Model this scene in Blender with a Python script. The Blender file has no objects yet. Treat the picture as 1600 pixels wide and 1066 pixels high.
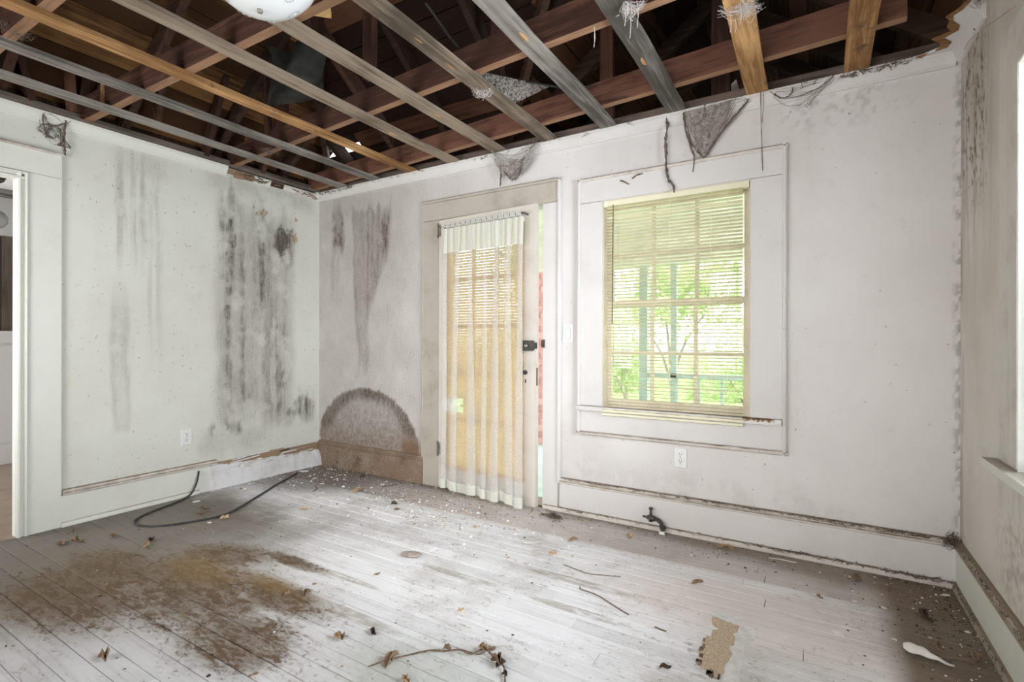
import bpy, math, random
import numpy as np
from mathutils import Vector, Matrix

random.seed(7)
rng = np.random.default_rng(7)
scene = bpy.context.scene
COL = scene.collection

# ------------------------------------------------------------------ camera
FPX = 787.47
cam_d = bpy.data.cameras.new('camera')
cam = bpy.data.objects.new('camera', cam_d)
COL.objects.link(cam)
YAW, ROLL = 0.5434, 0.0024
fw = Vector((-math.sin(YAW), math.cos(YAW), 0))
rt = Vector((math.cos(YAW), math.sin(YAW), 0))
up = Vector((0, 0, 1))
rt, up = rt * math.cos(ROLL) + up * math.sin(ROLL), up * math.cos(ROLL) - rt * math.sin(ROLL)
M4 = Matrix((rt, up, -fw)).transposed().to_4x4()
M4.translation = Vector((3.9134, -3.0489, 1.13))
cam.matrix_world = M4
cam_d.sensor_width = 36
cam_d.lens = FPX * 36 / 1600
cam_d.clip_start = 0.02
scene.camera = cam

# ------------------------------------------------------------------ view / world / lights
vs = scene.view_settings
vs.view_transform = 'Standard'
vs.look = 'None'
vs.gamma = 1
vs.use_curve_mapping = False
vs.exposure = 0.48
scene.cycles.use_denoising = True
scene.cycles.max_bounces = 10
scene.cycles.diffuse_bounces = 6
scene.cycles.transparent_max_bounces = 24
scene.cycles.sample_clamp_indirect = 6

world = bpy.data.worlds.new('overcast_sky')
scene.world = world
world.use_nodes = True
bg = world.node_tree.nodes['Background']
bg.inputs[0].default_value = (0.90, 0.95, 1.0, 1)
bg.inputs[1].default_value = 3.6


def area(name, loc, to, sx, sy, power, color):
    d = bpy.data.lights.new(name, 'AREA')
    d.shape = 'RECTANGLE'
    d.size, d.size_y = sx, sy
    d.energy = power
    d.color = color
    o = bpy.data.objects.new(name, d)
    COL.objects.link(o)
    o.location = loc
    o.rotation_euler = Vector(to).to_track_quat('-Z', 'Y').to_euler()
    return o


# daylight entering through the windows (right wall, front wall behind the camera, next room)
area('daylight_right_window', (4.80, -1.27, 1.45), (-1, 0, -0.12), 1.0, 1.4, 90, (0.86, 0.925, 1.0))
area('daylight_front_window', (1.15, -4.05, 1.40), (0, 1, -0.05), 1.1, 1.4, 50, (1.0, 0.97, 0.93))
area('daylight_front_window', (3.20, -4.05, 1.40), (0, 1, -0.05), 1.1, 1.4, 40, (1.0, 0.96, 0.93))
area('daylight_next_room', (-1.25, -4.0, 1.50), (0, 1, -0.1), 1.2, 1.3, 22, (1.0, 0.96, 0.9))
sun_d = bpy.data.lights.new('sun', 'SUN')
sun_d.energy = 1.2
sun_d.angle = math.radians(25)
sun_d.color = (1.0, 0.96, 0.92)
sun = bpy.data.objects.new('sun', sun_d)
COL.objects.link(sun)
sun.location = (8, -1, 9)
sun.rotation_euler = Vector((-math.cos(math.radians(67)), 0.02, -math.sin(math.radians(67)))).to_track_quat('-Z', 'Y').to_euler()

L = 4.4803      # room width (x), back wall at y = 0, left wall at x = 0
YF = -3.82      # front wall
ZC = 2.47       # underside of the ceiling strips


# ------------------------------------------------------------------ noise (numpy)
def _hash(ix, iy, seed):
    h = (ix.astype(np.int64) * 374761393 + iy.astype(np.int64) * 668265263 + seed * 1442695041) & 0x7fffffff
    h = ((h ^ (h >> 13)) * 1274126177) & 0x7fffffff
    return ((h ^ (h >> 16)) & 0xffff) / 65535.0


def vnoise(x, y, seed=0):
    ix, iy = np.floor(x), np.floor(y)
    fx, fy = x - ix, y - iy
    fx, fy = fx * fx * (3 - 2 * fx), fy * fy * (3 - 2 * fy)
    a, b = _hash(ix, iy, seed), _hash(ix + 1, iy, seed)
    c, d = _hash(ix, iy + 1, seed), _hash(ix + 1, iy + 1, seed)
    return (a * (1 - fx) + b * fx) * (1 - fy) + (c * (1 - fx) + d * fx) * fy


def fbm(x, y, seed=0, o=4):
    t, s, w = 0, 0.5, 0
    for k in range(o):
        t = t + s * vnoise(x * 2 ** k, y * 2 ** k, seed + k * 17)
        w += s
        s *= 0.5
    return t / w


def sst(x, a, b):
    t = np.clip((x - a) / (b - a), 0, 1)
    return t * t * (3 - 2 * t)


def soft(u, v, u0, u1, v0, v1, su, sv):
    return sst(u, u0 - su, u0 + su) * (1 - sst(u, u1 - su, u1 + su)) * sst(v, v0 - sv, v0 + sv) * (1 - sst(v, v1 - sv, v1 + sv))


# ------------------------------------------------------------------ node helpers
class NT:
    def __init__(self, name):
        self.m = bpy.data.materials.new(name)
        self.m.use_nodes = True
        self.t = self.m.node_tree
        self.t.nodes.clear()
        self.out = self.t.nodes.new('ShaderNodeOutputMaterial')

    def n(self, typ, **kw):
        nd = self.t.nodes.new(typ)
        for k, v in kw.items():
            setattr(nd, k, v)
        return nd

    def put(self, sock, v):
        if v is None:
            return
        if hasattr(v, 'is_output') or isinstance(v, bpy.types.NodeSocket):
            self.t.links.new(v, sock)
        elif isinstance(v, (tuple, list)) and sock.type == 'RGBA' and len(v) == 3:
            sock.default_value = (*v, 1)
        else:
            sock.default_value = v

    def pos(self):
        return self.n('ShaderNodeNewGeometry').outputs['Position']

    def obj(self):
        return self.n('ShaderNodeTexCoord').outputs['Object']

    def normz(self):
        s = self.n('ShaderNodeSeparateXYZ')
        self.put(s.inputs[0], self.n('ShaderNodeNewGeometry').outputs['Normal'])
        return s.outputs[2]

    def rand(self):
        return self.n('ShaderNodeObjectInfo').outputs['Random']

    def sep(self, v):
        s = self.n('ShaderNodeSeparateXYZ')
        self.put(s.inputs[0], v)
        return s.outputs

    def scl(self, v, s, loc=(0, 0, 0)):
        mp = self.n('ShaderNodeMapping')
        self.put(mp.inputs[0], v)
        mp.inputs['Scale'].default_value = s
        mp.inputs['Location'].default_value = loc
        return mp.outputs[0]

    def noise(self, v, scale=5, detail=4, rough=.55, dist=0.0):
        nd = self.n('ShaderNodeTexNoise')
        self.put(nd.inputs['Vector'], v)
        nd.inputs['Scale'].default_value = scale
        nd.inputs['Detail'].default_value = detail
        nd.inputs['Roughness'].default_value = rough
        nd.inputs['Distortion'].default_value = dist
        return nd.outputs[0]

    def vor(self, v, scale):
        nd = self.n('ShaderNodeTexVoronoi')
        self.put(nd.inputs['Vector'], v)
        nd.inputs['Scale'].default_value = scale
        return nd.outputs['Distance'], nd.outputs['Color']

    def math(self, op, a, b=None, c=None, clamp=False):
        nd = self.n('ShaderNodeMath', operation=op, use_clamp=clamp)
        self.put(nd.inputs[0], a)
        self.put(nd.inputs[1], b)
        self.put(nd.inputs[2], c)
        return nd.outputs[0]

    def rng(self, v, a, b, lo=0., hi=1.):
        nd = self.n('ShaderNodeMapRange', interpolation_type='SMOOTHSTEP')
        self.put(nd.inputs[0], v)
        for i, q in enumerate((a, b, lo, hi)):
            self.put(nd.inputs[i + 1], q)
        return nd.outputs[0]

    def mix(self, f, a, b, blend='MIX'):
        nd = self.n('ShaderNodeMix', data_type='RGBA', blend_type=blend)
        self.put(nd.inputs[0], f)
        self.put(nd.inputs[6], a)
        self.put(nd.inputs[7], b)
        return nd.outputs[2]

    def bsdf(self, col, rough=.7, bump=None, bstr=.3, bdist=.002, spec=.3, metal=0.0):
        p = self.n('ShaderNodeBsdfPrincipled')
        self.put(p.inputs['Base Color'], col)
        self.put(p.inputs['Roughness'], rough)
        p.inputs['Specular IOR Level'].default_value = spec
        p.inputs['Metallic'].default_value = metal
        if bump is not None:
            b = self.n('ShaderNodeBump')
            b.inputs['Strength'].default_value = bstr
            b.inputs['Distance'].default_value = bdist
            self.put(b.inputs['Height'], bump)
            self.t.links.new(b.outputs[0], p.inputs['Normal'])
        return p.outputs[0]

    def done(self, sh):
        self.t.links.new(sh, self.out.inputs[0])
        return self.m

    def specks(self, v, scale, size, keep):
        d, c = self.vor(v, scale)
        r = self.sep(c)[0]
        return self.math('MULTIPLY', self.math('LESS_THAN', d, size), self.math('GREATER_THAN', r, 1 - keep))


def m_plain(name, col, rough=.7, var=.12, scale=30, metal=0., spec=.3):
    t = NT(name)
    f = t.noise(t.pos(), scale, 3)
    c = t.mix(t.rng(f, .3, .7), tuple(x * (1 - var) for x in col), tuple(min(1, x * (1 + var)) for x in col))
    return t.done(t.bsdf(c, rough, f, .2, .001, spec, metal))


def m_wood(name, dark, light, axis='y', grain=1.0, rand=.5, knots=None, rough=.8, under=None):
    t = NT(name)
    p = t.obj()
    rz = t.rand()
    sc = {'x': (2.2, 38, 38), 'y': (38, 2.2, 38), 'z': (38, 38, 2.2)}[axis]
    v = t.n('ShaderNodeVectorMath', operation='ADD')
    t.put(v.inputs[0], t.scl(p, sc))
    cb = t.n('ShaderNodeCombineXYZ')
    t.put(cb.inputs[0], t.math('MULTIPLY', rz, 37.0))
    t.put(cb.inputs[1], t.math('MULTIPLY', rz, 91.0))
    t.put(v.inputs[1], cb.outputs[0])
    g = t.noise(v.outputs[0], 1.0, 5, .65, .6)
    b = t.noise(t.scl(p, (1, 1, 1), (3, 1, 7)), 2.3, 3)
    f = t.math('ADD', t.math('MULTIPLY', g, grain), t.math('MULTIPLY', t.math('SUBTRACT', rz, .5), rand))
    f = t.math('ADD', f, t.math('MULTIPLY', t.math('SUBTRACT', b, .5), .7))
    c = t.mix(t.rng(f, .27, .78), dark, light)
    if under:
        c = t.mix(t.math('MULTIPLY', t.rng(t.normz(), -.6, -.9), t.rng(g, .25, .6, .45, 1.)), c, under)  # downward faces painted lighter, imitating light bounced up from the room
    if knots:
        c = t.mix(t.rng(t.noise(t.scl(p, (1, 1, 1), (9, 2, 1)), 7, 3, .6), .60, .70), c, knots)
    return t.done(t.bsdf(c, rough, g, .5, .002, .2))


def m_paint(name, base, dirt=(.33, .27, .2), dust=.6, grime=.25, speck=.5, streak=None, gscale=2.2, mott=0.):
    """old white paint: mottled grime, fly specks, dust lying on upward faces"""
    t = NT(name)
    p = t.pos()
    g = t.rng(t.noise(p, gscale, 6, .65), .45, .8)
    g = t.math('MULTIPLY', g, grime)
    c = t.mix(g, base, dirt)
    if streak:
        s = t.rng(t.noise(t.scl(p, (14, 14, 1.6)), 1, 5, .7), .52, .78)
        c = t.mix(t.math('MULTIPLY', s, streak), c, (.24, .20, .16))
    fine = t.noise(p, 120, 3)
    if mott:
        c = t.mix(t.math('MULTIPLY', t.rng(t.math('ADD', t.noise(p, 75, 4, .75), t.math('MULTIPLY', t.math('SUBTRACT', t.noise(p, 5, 3), .5), .6)), .50, .62), mott), c, (.38, .32, .265))
    c = t.mix(t.math('MULTIPLY', t.rng(fine, .55, .8), .18), c, dirt)
    patch = t.rng(t.noise(p, 3.1, 3), .42, .62)
    k = t.math('MULTIPLY', t.specks(p, 26, .075, .28), t.math('MULTIPLY', patch, speck))
    c = t.mix(k, c, (.10, .07, .05))
    nz = t.rng(t.math('ADD', t.normz(), t.math('MULTIPLY', t.math('SUBTRACT', t.noise(p, 14, 4), .5), .9)), .45, .95)
    c = t.mix(t.math('MULTIPLY', nz, dust), c, (.20, .145, .10))
    return t.done(t.bsdf(c, .55, fine, .15, .001, .3))


def m_wall(name, base, tint, tscale=.5):
    t = NT(name)
    p = t.pos()
    at = t.n('ShaderNodeAttribute', attribute_name='stain')
    r, g, b = t.sep(at.outputs['Color'])
    mott = t.noise(p, 1.3, 6, .6)
    c = t.mix(t.rng(mott, .35, .7), base, tint)
    wash = t.rng(t.noise(t.scl(p, (7, 7, 1.2)), 1, 5, .65), .5, .85)
    c = t.mix(t.math('MULTIPLY', wash, .16), c, (.42, .37, .31))
    fine = t.noise(p, 70, 5, .7)
    brush = t.noise(t.scl(p, (90, 90, 9)), 1, 4, .7)
    # tan where paint has peeled off
    pb = t.rng(t.math('ADD', b, t.math('MULTIPLY', t.math('SUBTRACT', t.noise(p, 28, 4), .5), .7)), .45, .60)
    c = t.mix(pb, c, (.50, .38, .24))
    # dark mould
    mr = t.math('ADD', r, t.math('MULTIPLY', t.math('SUBTRACT', brush, .5), t.math('MULTIPLY', r, 1.5)))
    mr = t.math('ADD', mr, t.math('MULTIPLY', t.math('SUBTRACT', fine, .5), t.math('MULTIPLY', r, 1.3)), clamp=True)
    c = t.mix(mr, c, (.105, .092, .073))
    mg = t.math('ADD', g, t.math('MULTIPLY', t.math('SUBTRACT', fine, .5), t.math('MULTIPLY', g, 2.2)), clamp=True)
    c = t.mix(mg, c, (.19, .115, .07))
    patch = t.rng(t.noise(p, 2.3, 4), .45, .65)
    k = t.math('MULTIPLY', t.specks(p, 17, .07, .30), t.math('MULTIPLY', patch, .8))
    c = t.mix(k, c, (.11, .08, .06))
    hair = t.specks(t.scl(p, (34, 34, 17)), 1, .13, .10)
    c = t.mix(t.math('MULTIPLY', hair, t.math('MULTIPLY', t.rng(t.noise(p, 3.3, 3), .45, .6), .55)), c, (.16, .12, .09))
    hair2 = t.specks(t.scl(p, (16, 16, 34), (2, 5, 1)), 1, .10, .12)
    c = t.mix(t.math('MULTIPLY', hair2, .45), c, (.2, .15, .12))
    smud = t.rng(t.noise(p, 8, 5, .7), .58, .74)
    c = t.mix(t.math('MULTIPLY', smud, .20), c, (.36, .31, .26))
    k2 = t.specks(p, 60, .10, .05)
    c = t.mix(t.math('MULTIPLY', k2, .5), c, (.14, .10, .08))
    crack = t.rng(t.math('ABSOLUTE', t.math('SUBTRACT', t.noise(p, 4.5, 5, .6), .5)), .0, .006, 1., 0.)
    crk = t.math('MULTIPLY', crack, t.rng(t.noise(p, 1.7, 2), .55, .7))
    c = t.mix(t.math('MULTIPLY', crk, .22), c, (.3, .26, .22))
    h = t.math('ADD', t.math('MULTIPLY', fine, .5), t.noise(p, 6, 3))
    return t.done(t.bsdf(c, .75, h, .25, .004, .2))


def m_floor():
    t = NT('painted_floorboards')
    p = t.pos()
    x, y, z = t.sep(p)
    rz = t.rand()
    n1 = t.noise(p, 2.1, 6, .62)
    fl = t.noise(t.scl(p, (9, 26, 9)), 1, 6, .72, .8)
    st = t.noise(t.scl(p, (2.5, 60, 10)), 1, 5, .65)
    fine = t.noise(p, 85, 4, .7)
    c = t.mix(t.rng(rz, 0, 1), (.76, .76, .78), (.87, .87, .895))
    c = t.mix(t.math('MULTIPLY', t.rng(st, .45, .75), .45), c, (.43, .40, .37))
    c = t.mix(t.math('MULTIPLY', t.rng(n1, .46, .70), .52), c, (.40, .37, .325))
    fl3 = t.noise(t.scl(p, (22, 40, 9), (4, 1, 0)), 1, 5, .75, 1.0)
    c = t.mix(t.math('MULTIPLY', t.math('MULTIPLY', t.rng(fl3, .54, .66), t.rng(n1, .36, .58)), .78), c, (.33, .30, .26))
    c = t.mix(t.math('MULTIPLY', t.rng(fl3, .42, .30), .35), c, (.88, .88, .90))

    def blob(cx, cy, rx, ry, a=0.0, lo=1.25, hi=.15):
        dx, dy = t.math('SUBTRACT', x, cx), t.math('SUBTRACT', y, cy)
        ca, sa = math.cos(a), math.sin(a)
        u = t.math('ADD', t.math('MULTIPLY', dx, ca / rx), t.math('MULTIPLY', dy, sa / rx))
        v = t.math('ADD', t.math('MULTIPLY', dx, -sa / ry), t.math('MULTIPLY', dy, ca / ry))
        d = t.math('SQRT', t.math('ADD', t.math('MULTIPLY', u, u), t.math('MULTIPLY', v, v)))
        return t.rng(d, hi, lo, 1., 0.)

    def mx(*s):
        o = s[0]
        for q in s[1:]:
            o = t.math('MAXIMUM', o, q)
        return o
    wob = t.math('MULTIPLY', t.math('SUBTRACT', t.noise(p, 3.4, 5, .6), .5), .5)
    # grey brown dirt film: next-room side (low x), corner, along the walls
    film = t.rng(t.math('ADD', x, t.math('MULTIPLY', wob, 1.6)), .70, 1.95, 1., 0.)
    film = t.math('MULTIPLY', film, t.rng(t.math('ADD', y, wob), -.75, -1.15))
    c = t.mix(t.math('MULTIPLY', film, .90), c, (.140, .116, .086))
    # rotted, scuffed patch of bare boards
    bare = mx(blob(1.45, -1.85, .85, .42, -.15), blob(2.05, -1.95, .45, .28, .2), blob(1.1, -2.15, .75, .36, .1), blob(.95, -1.95, .6, .3, 0),
              blob(1.85, -1.68, .6, .16, 0), blob(1.25, -1.55, .45, .22, .3), blob(1.62, -1.42, .42, .07, 0))
    fl2 = t.noise(t.scl(p, (16, 34, 9)), 1, 5, .7, 1.2)
    bm = t.rng(t.math('ADD', t.math('ADD', t.math('MULTIPLY', bare, .60), t.math('MULTIPLY', t.math('SUBTRACT', fl, .5), 1.7)), t.math('MULTIPLY', t.math('SUBTRACT', fl2, .5), 1.3)), .40, .72)
    bm2 = t.rng(t.math('ADD', bare, t.math('MULTIPLY', wob, 1.6)), .15, 1.0)
    c = t.mix(t.math('MULTIPLY', bm2, .50), c, (.21, .16, .10))
    c = t.mix(t.math('MULTIPLY', bm, .92), c, t.mix(t.rng(fine, .35, .7), (.065, .036, .02), (.18, .105, .055)))
    bm3 = t.rng(t.math('ADD', bare, t.math('ADD', t.math('MULTIPLY', wob, 1.2), t.math('MULTIPLY', t.math('SUBTRACT', fl2, .5), 1.2))), .45, .95)
    c = t.mix(t.math('MULTIPLY', bm3, .62), c, (.135, .085, .045))
    och = mx(blob(1.32, -1.72, .32, .14, 0), blob(1.75, -1.62, .3, .07, 0))
    c = t.mix(t.math('MULTIPLY', och, .6), c, (.24, .15, .05))
    # single dirty boards
    for (cx, cy, rx, ry) in ((2.25, -1.61, .34, .035), (2.95, -.86, .3, .035), (2.45, -1.10, .28, .025), (3.05, -1.1, .25, .03), (2.0, -1.40, .22, .022)):
        c = t.mix(t.math('MULTIPLY', t.math('MULTIPLY', blob(cx, cy, rx, ry, 0, 1.1, .7), t.rng(fl, .3, .6)), .6), c, (.26, .22, .15))
    # dust bank left along the back wall, ends on a board edge
    dustb = t.rng(t.math('ADD', y, t.math('MULTIPLY', t.math('SUBTRACT', fine, .5), .03)), -.43, -.405)
    dust_c = t.mix(t.rng(x, .6, 2.0), (.27, .235, .23), (.53, .475, .445))
    dust_c = t.mix(t.math('MULTIPLY', t.rng(n1, .4, .7), .7), dust_c, (.37, .315, .275))
    c = t.mix(t.math('MULTIPLY', dustb, t.math('ADD', .72, t.math('MULTIPLY', st, .2))), c, dust_c)
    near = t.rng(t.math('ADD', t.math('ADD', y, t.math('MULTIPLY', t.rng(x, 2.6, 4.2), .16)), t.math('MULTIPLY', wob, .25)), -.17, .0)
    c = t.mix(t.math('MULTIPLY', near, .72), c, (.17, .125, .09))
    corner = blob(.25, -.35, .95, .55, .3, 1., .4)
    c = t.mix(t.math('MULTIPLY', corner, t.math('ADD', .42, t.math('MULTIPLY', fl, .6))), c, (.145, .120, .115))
    pink = mx(blob(3.7, -.75, .8, .35, 0, 1.2, .3))
    c = t.mix(t.math('MULTIPLY', pink, .36), c, (.74, .60, .55))
    dust_shade = t.rng(t.math('ADD', x, t.math('MULTIPLY', wob, .07)), 4.10, 4.22)  # shade along the right wall painted into the boards, with some brown dust
    c = t.mix(t.math('MULTIPLY', dust_shade, .94), c, t.mix(t.rng(st, .3, .7), (.13, .092, .058), (.20, .145, .095)))
    green = blob(2.85, -1.75, .55, .28, 0, 1.1, .4)
    c = t.mix(t.math('MULTIPLY', green, .35), c, (.50, .55, .50))
    # grit
    k = t.specks(p, 34, .11, .3)
    c = t.mix(t.math('MULTIPLY', k, t.math('MULTIPLY', t.rng(n1, .35, .6), .8)), c, (.10, .075, .06))
    return t.done(t.bsdf(c, .62, t.math('ADD', fl, fine), .3, .002, .3))


def m_sheer(name, col, holes, trans):
    t = NT(name)
    p = t.obj()
    wv = t.noise(t.scl(p, (60, 60, 700)), 1, 2)
    tr = t.n('ShaderNodeBsdfTransparent')
    df = t.n('ShaderNodeBsdfDiffuse')
    tl = t.n('ShaderNodeBsdfTranslucent')
    cc = t.mix(t.rng(wv, .35, .65), tuple(c * .9 for c in col), col)
    t.put(df.inputs[0], cc)
    t.put(tl.inputs[0], cc)
    a = t.n('ShaderNodeMixShader')
    a.inputs[0].default_value = trans
    t.put(a.inputs[1], df.outputs[0])
    t.put(a.inputs[2], tl.outputs[0])
    b = t.n('ShaderNodeMixShader')
    t.put(b.inputs[0], t.rng(wv, .3, .7, holes * .85, min(1, holes * 1.15)))
    t.put(b.inputs[1], a.outputs[0])
    t.put(b.inputs[2], tr.outputs[0])
    return t.done(b.outputs[0])


def m_thin(name, col, trans, dirt=.3):
    """thin plastic / leaf that lets light through"""
    t = NT(name)
    f = t.noise(t.pos(), 9, 4)
    c = t.mix(t.math('MULTIPLY', t.rng(f, .45, .75), dirt), col, tuple(x * .55 for x in col))
    df = t.n('ShaderNodeBsdfDiffuse')
    tl = t.n('ShaderNodeBsdfTranslucent')
    t.put(df.inputs[0], c)
    t.put(tl.inputs[0], c)
    a = t.n('ShaderNodeMixShader')
    a.inputs[0].default_value = trans
    t.put(a.inputs[1], df.outputs[0])
    t.put(a.inputs[2], tl.outputs[0])
    return t.done(a.outputs[0])


def m_glass(name, film=.04):
    t = NT(name)
    tr = t.n('ShaderNodeBsdfTransparent')
    gl = t.n('ShaderNodeBsdfGlossy')
    gl.inputs['Roughness'].default_value = .03
    df = t.n('ShaderNodeBsdfDiffuse')
    df.inputs[0].default_value = (.6, .6, .55, 1)
    fr = t.n('ShaderNodeFresnel')
    a = t.n('ShaderNodeMixShader')
    t.put(a.inputs[0], fr.outputs[0])
    t.put(a.inputs[1], tr.outputs[0])
    t.put(a.inputs[2], gl.outputs[0])
    b = t.n('ShaderNodeMixShader')
    t.put(b.inputs[0], t.math('MULTIPLY', t.noise(t.pos(), 12, 4), film * 2))
    t.put(b.inputs[1], a.outputs[0])
    t.put(b.inputs[2], df.outputs[0])
    return t.done(b.outputs[0])


def m_web(name, col, dens, scale=60):
    t = NT(name)
    p = t.pos()
    f = t.noise(p, scale, 5, .75, 1.0)
    big = t.noise(p, 22, 4, .6)
    al = t.math('MULTIPLY', t.rng(f, .5 - dens * .4, .62 - dens * .3), t.rng(big, .36 - dens * .3, .55 - dens * .3))
    df = t.bsdf(t.mix(t.rng(f, .4, .7), tuple(c * .6 for c in col), col), .95, spec=0.)
    tr = t.n('ShaderNodeBsdfTransparent')
    b = t.n('ShaderNodeMixShader')
    t.put(b.inputs[0], al)
    t.put(b.inputs[1], tr.outputs[0])
    t.put(b.inputs[2], df)
    return t.done(b.outputs[0])


MT = {}
MT['wall_left'] = m_wall('plaster_left', (.70, .71, .65), (.64, .64, .57))
MT['wall_back'] = m_wall('plaster_back', (.705, .682, .668), (.64, .61, .592))
MT['wall_right'] = m_wall('plaster_right', (.68, .66, .61), (.56, .52, .45))
MT['trim'] = m_paint('old_white_trim', (.665, .645, .63), dirt=(.36, .31, .26), grime=.22)
MT['trim_l'] = m_paint('old_white_trim_greenish', (.71, .72, .66), grime=.15)
MT['casing_dirty'] = m_paint('grimy_door_casing', (.47, .43, .375), dirt=(.27, .22, .175), grime=.75, speck=.6, gscale=3.5)
MT['door'] = m_paint('grimy_door_paint', (.64, .60, .54), dirt=(.36, .30, .25), grime=.45)
MT['moulding'] = m_paint('dusty_moulding', (.64, .60, .55), dirt=(.26, .20, .15), grime=.75, dust=.92, speck=.8, gscale=6)
MT['moulding_r'] = m_paint('very_dusty_moulding', (.36, .31, .24), dirt=(.15, .11, .08), grime=.8, dust=.9, speck=.8, gscale=9)
MT['base_brown'] = m_paint('water_stained_baseboard', (.235, .165, .115), dirt=(.10, .06, .04), grime=1.0, speck=1.0, streak=.6, gscale=6, mott=.60)
MT['base_flaky'] = m_paint('flaking_baseboard_paint', (.72, .72, .73), dirt=(.42, .36, .30), grime=.5, streak=.35, gscale=7)
MT['trim_r'] = m_paint('grimy_right_casing', (.64, .62, .57), dirt=(.33, .29, .23), grime=.6, speck=.8, streak=.35, gscale=5)
MT['sash'] = m_paint('window_sash_paint', (.66, .60, .48), dirt=(.30, .24, .15), grime=.5, dust=.85, speck=.9, gscale=7)
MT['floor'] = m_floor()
MT['dark'] = m_plain('dark_gap', (.035, .028, .022), .9)
MT['strip_grey'] = m_wood('weathered_grey_strip', (.075, .067, .058), (.31, .285, .25), 'y', 1.0, .45)
MT['strip_brown'] = m_wood('brown_grey_strip', (.075, .057, .042), (.32, .255, .19), 'y', 1.0, .4)
MT['strip_orange'] = m_wood('orange_pine_strip', (.20, .095, .035), (.60, .36, .16), 'y', 1.0, .2, (.15, .085, .045))
MT['joist'] = m_wood('dark_red_brown_joist', (.050, .023, .016), (.175, .080, .052), 'x', .9, .4, None, .8, (.31, .18, .105))
MT['post'] = m_wood('dark_red_brown_post', (.05, .024, .016), (.16, .075, .048), 'z', .9, .5)
MT['rafter'] = m_wood('dark_rafter', (.035, .021, .015), (.11, .058, .038), 'x', .9, .4)
MT['board_amber'] = m_wood('amber_roof_board', (.055, .024, .009), (.27, .135, .05), 'y', .9, .9)
MT['board_brown'] = m_wood('brown_roof_board', (.022, .010, .006), (.13, .058, .032), 'x', .9, .9)
MT['board_brown_y'] = m_wood('brown_gable_board', (.025, .012, .007), (.14, .066, .034), 'y', .9, .9)
MT['plate'] = m_wood('dusty_wall_plate', (.07, .05, .04), (.20, .15, .125), 'x', 1.0, .2)
MT['plate_l'] = m_wood('dusty_left_plate', (.085, .07, .055), (.24, .20, .16), 'y', 1.0, .2)
MT['raw'] = m_wood('raw_split_wood', (.07, .042, .028), (.33, .225, .145), 'y', 1.3, 1.0)
MT['raw_x'] = m_wood('raw_torn_paper', (.20, .10, .04), (.48, .29, .13), 'x', 1.0, .4)
MT['plasterboard'] = m_paint('white_ceiling_board', (.72, .70, .69), grime=.1)
MT['blind_cream'] = m_thin('cream_blind_slat', (.90, .86, .66), .38, .25)
MT['blind_rail'] = m_paint('cream_blind_rail', (.78, .74, .56), dirt=(.4, .33, .2), grime=.35, dust=.7)
MT['blind_amber'] = m_thin('yellowed_blind_slat', (.86, .66, .32), .62, .3)
MT['sheer'] = m_sheer('sheer_curtain', (.88, .88, .88), .66, .40)
MT['sheer_header'] = m_sheer('curtain_header', (.93, .94, .88), .05, .45)
MT['glass'] = m_glass('dusty_pane')
MT['shade'] = NT('white_glass_shade')
_t = MT['shade']
MT['shade'] = _t.done(_t.bsdf((.80, .83, .85), .18, spec=.5))
MT['metal_dark'] = m_plain('dark_iron', (.085, .077, .07), .55, .4, 60, .5)
MT['metal'] = m_plain('tarnished_metal', (.30, .28, .25), .45, .3, 60, .8)
MT['plastic'] = m_plain('white_plastic', (.78, .78, .77), .35, .03)
MT['print_grey'] = m_plain('grey_flower_print', (.46, .47, .48), .4, .1)
MT['slot'] = m_plain('dark_slot', (.05, .045, .04), .6)
MT['cable'] = m_plain('black_cable', (.05, .05, .052), .6, .4, 40)
MT['leaf'] = m_wood('dead_leaf', (.07, .046, .032), (.27, .18, .115), 'x', 1.0, .9)
MT['leaf_tan'] = m_wood('tan_leaf', (.30, .20, .12), (.56, .40, .25), 'x', 1.0, .6)
MT['twig'] = m_plain('dry_twig', (.16, .11, .075), .9, .4, 80)
MT['chip'] = m_plain('paint_chip', (.82, .81, .78), .7, .06)
MT['grit'] = m_wood('grit', (.06, .045, .034), (.30, .225, .17), 'x', 1.0, 1.0)
MT['stone'] = m_plain('grey_brown_stone', (.34, .285, .25), .85, .3, 60)
MT['lino'] = m_plain('worn_linoleum_backing', (.55, .44, .32), .85, .22, 120)
MT['lino_w'] = m_plain('pale_linoleum_skin', (.74, .74, .73), .6, .12, 25)
MT['web'] = m_web('dusty_cobweb', (.40, .365, .33), .34, 70)
MT['web_white'] = m_plain('white_web_strand', (.62, .58, .56), .9, .15)
MT['web_dark'] = m_plain('dirty_web_strand', (.145, .115, .09), .95, .4, 90)
MT['plastic_grey'] = m_plain('grey_plastic_sheet', (.024, .024, .019), .7, .6, 9)
MT['wire'] = m_plain('copper_wire', (.55, .38, .27), .4, .15, 30, .6)
MT['brick'] = m_wood('pink_painted_brick', (.70, .33, .31), (.86, .48, .45), 'x', .8, .6)
MT['mortar'] = m_plain('pale_pink_mortar', (.78, .55, .52), .9)
MT['porch_wood'] = m_plain('green_grey_porch_paint', (.42, .52, .46), .7, .12, 8)
MT['porch_ceiling'] = m_plain('pale_porch_ceiling', (.78, .75, .63), .7, .1, 8)
MT['ground'] = m_plain('outside_lawn', (.25, .36, .12), .95, .4, 4)
MT['tree_leaf'] = m_thin('spring_leaf', (.56, .68, .36), .5, .5)
MT['tree_leaf_dark'] = m_thin('shade_leaf', (.10, .22, .07), .4, .5)
MT['bark'] = m_plain('bark', (.30, .27, .21), .95, .4, 20)
MT['panel_dark'] = m_wood('dark_wood_panel', (.065, .048, .037), (.16, .125, .098), 'z', 1.0, .4)
MT['far_white'] = m_paint('far_room_paint', (.70, .68, .68), grime=.2)
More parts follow.
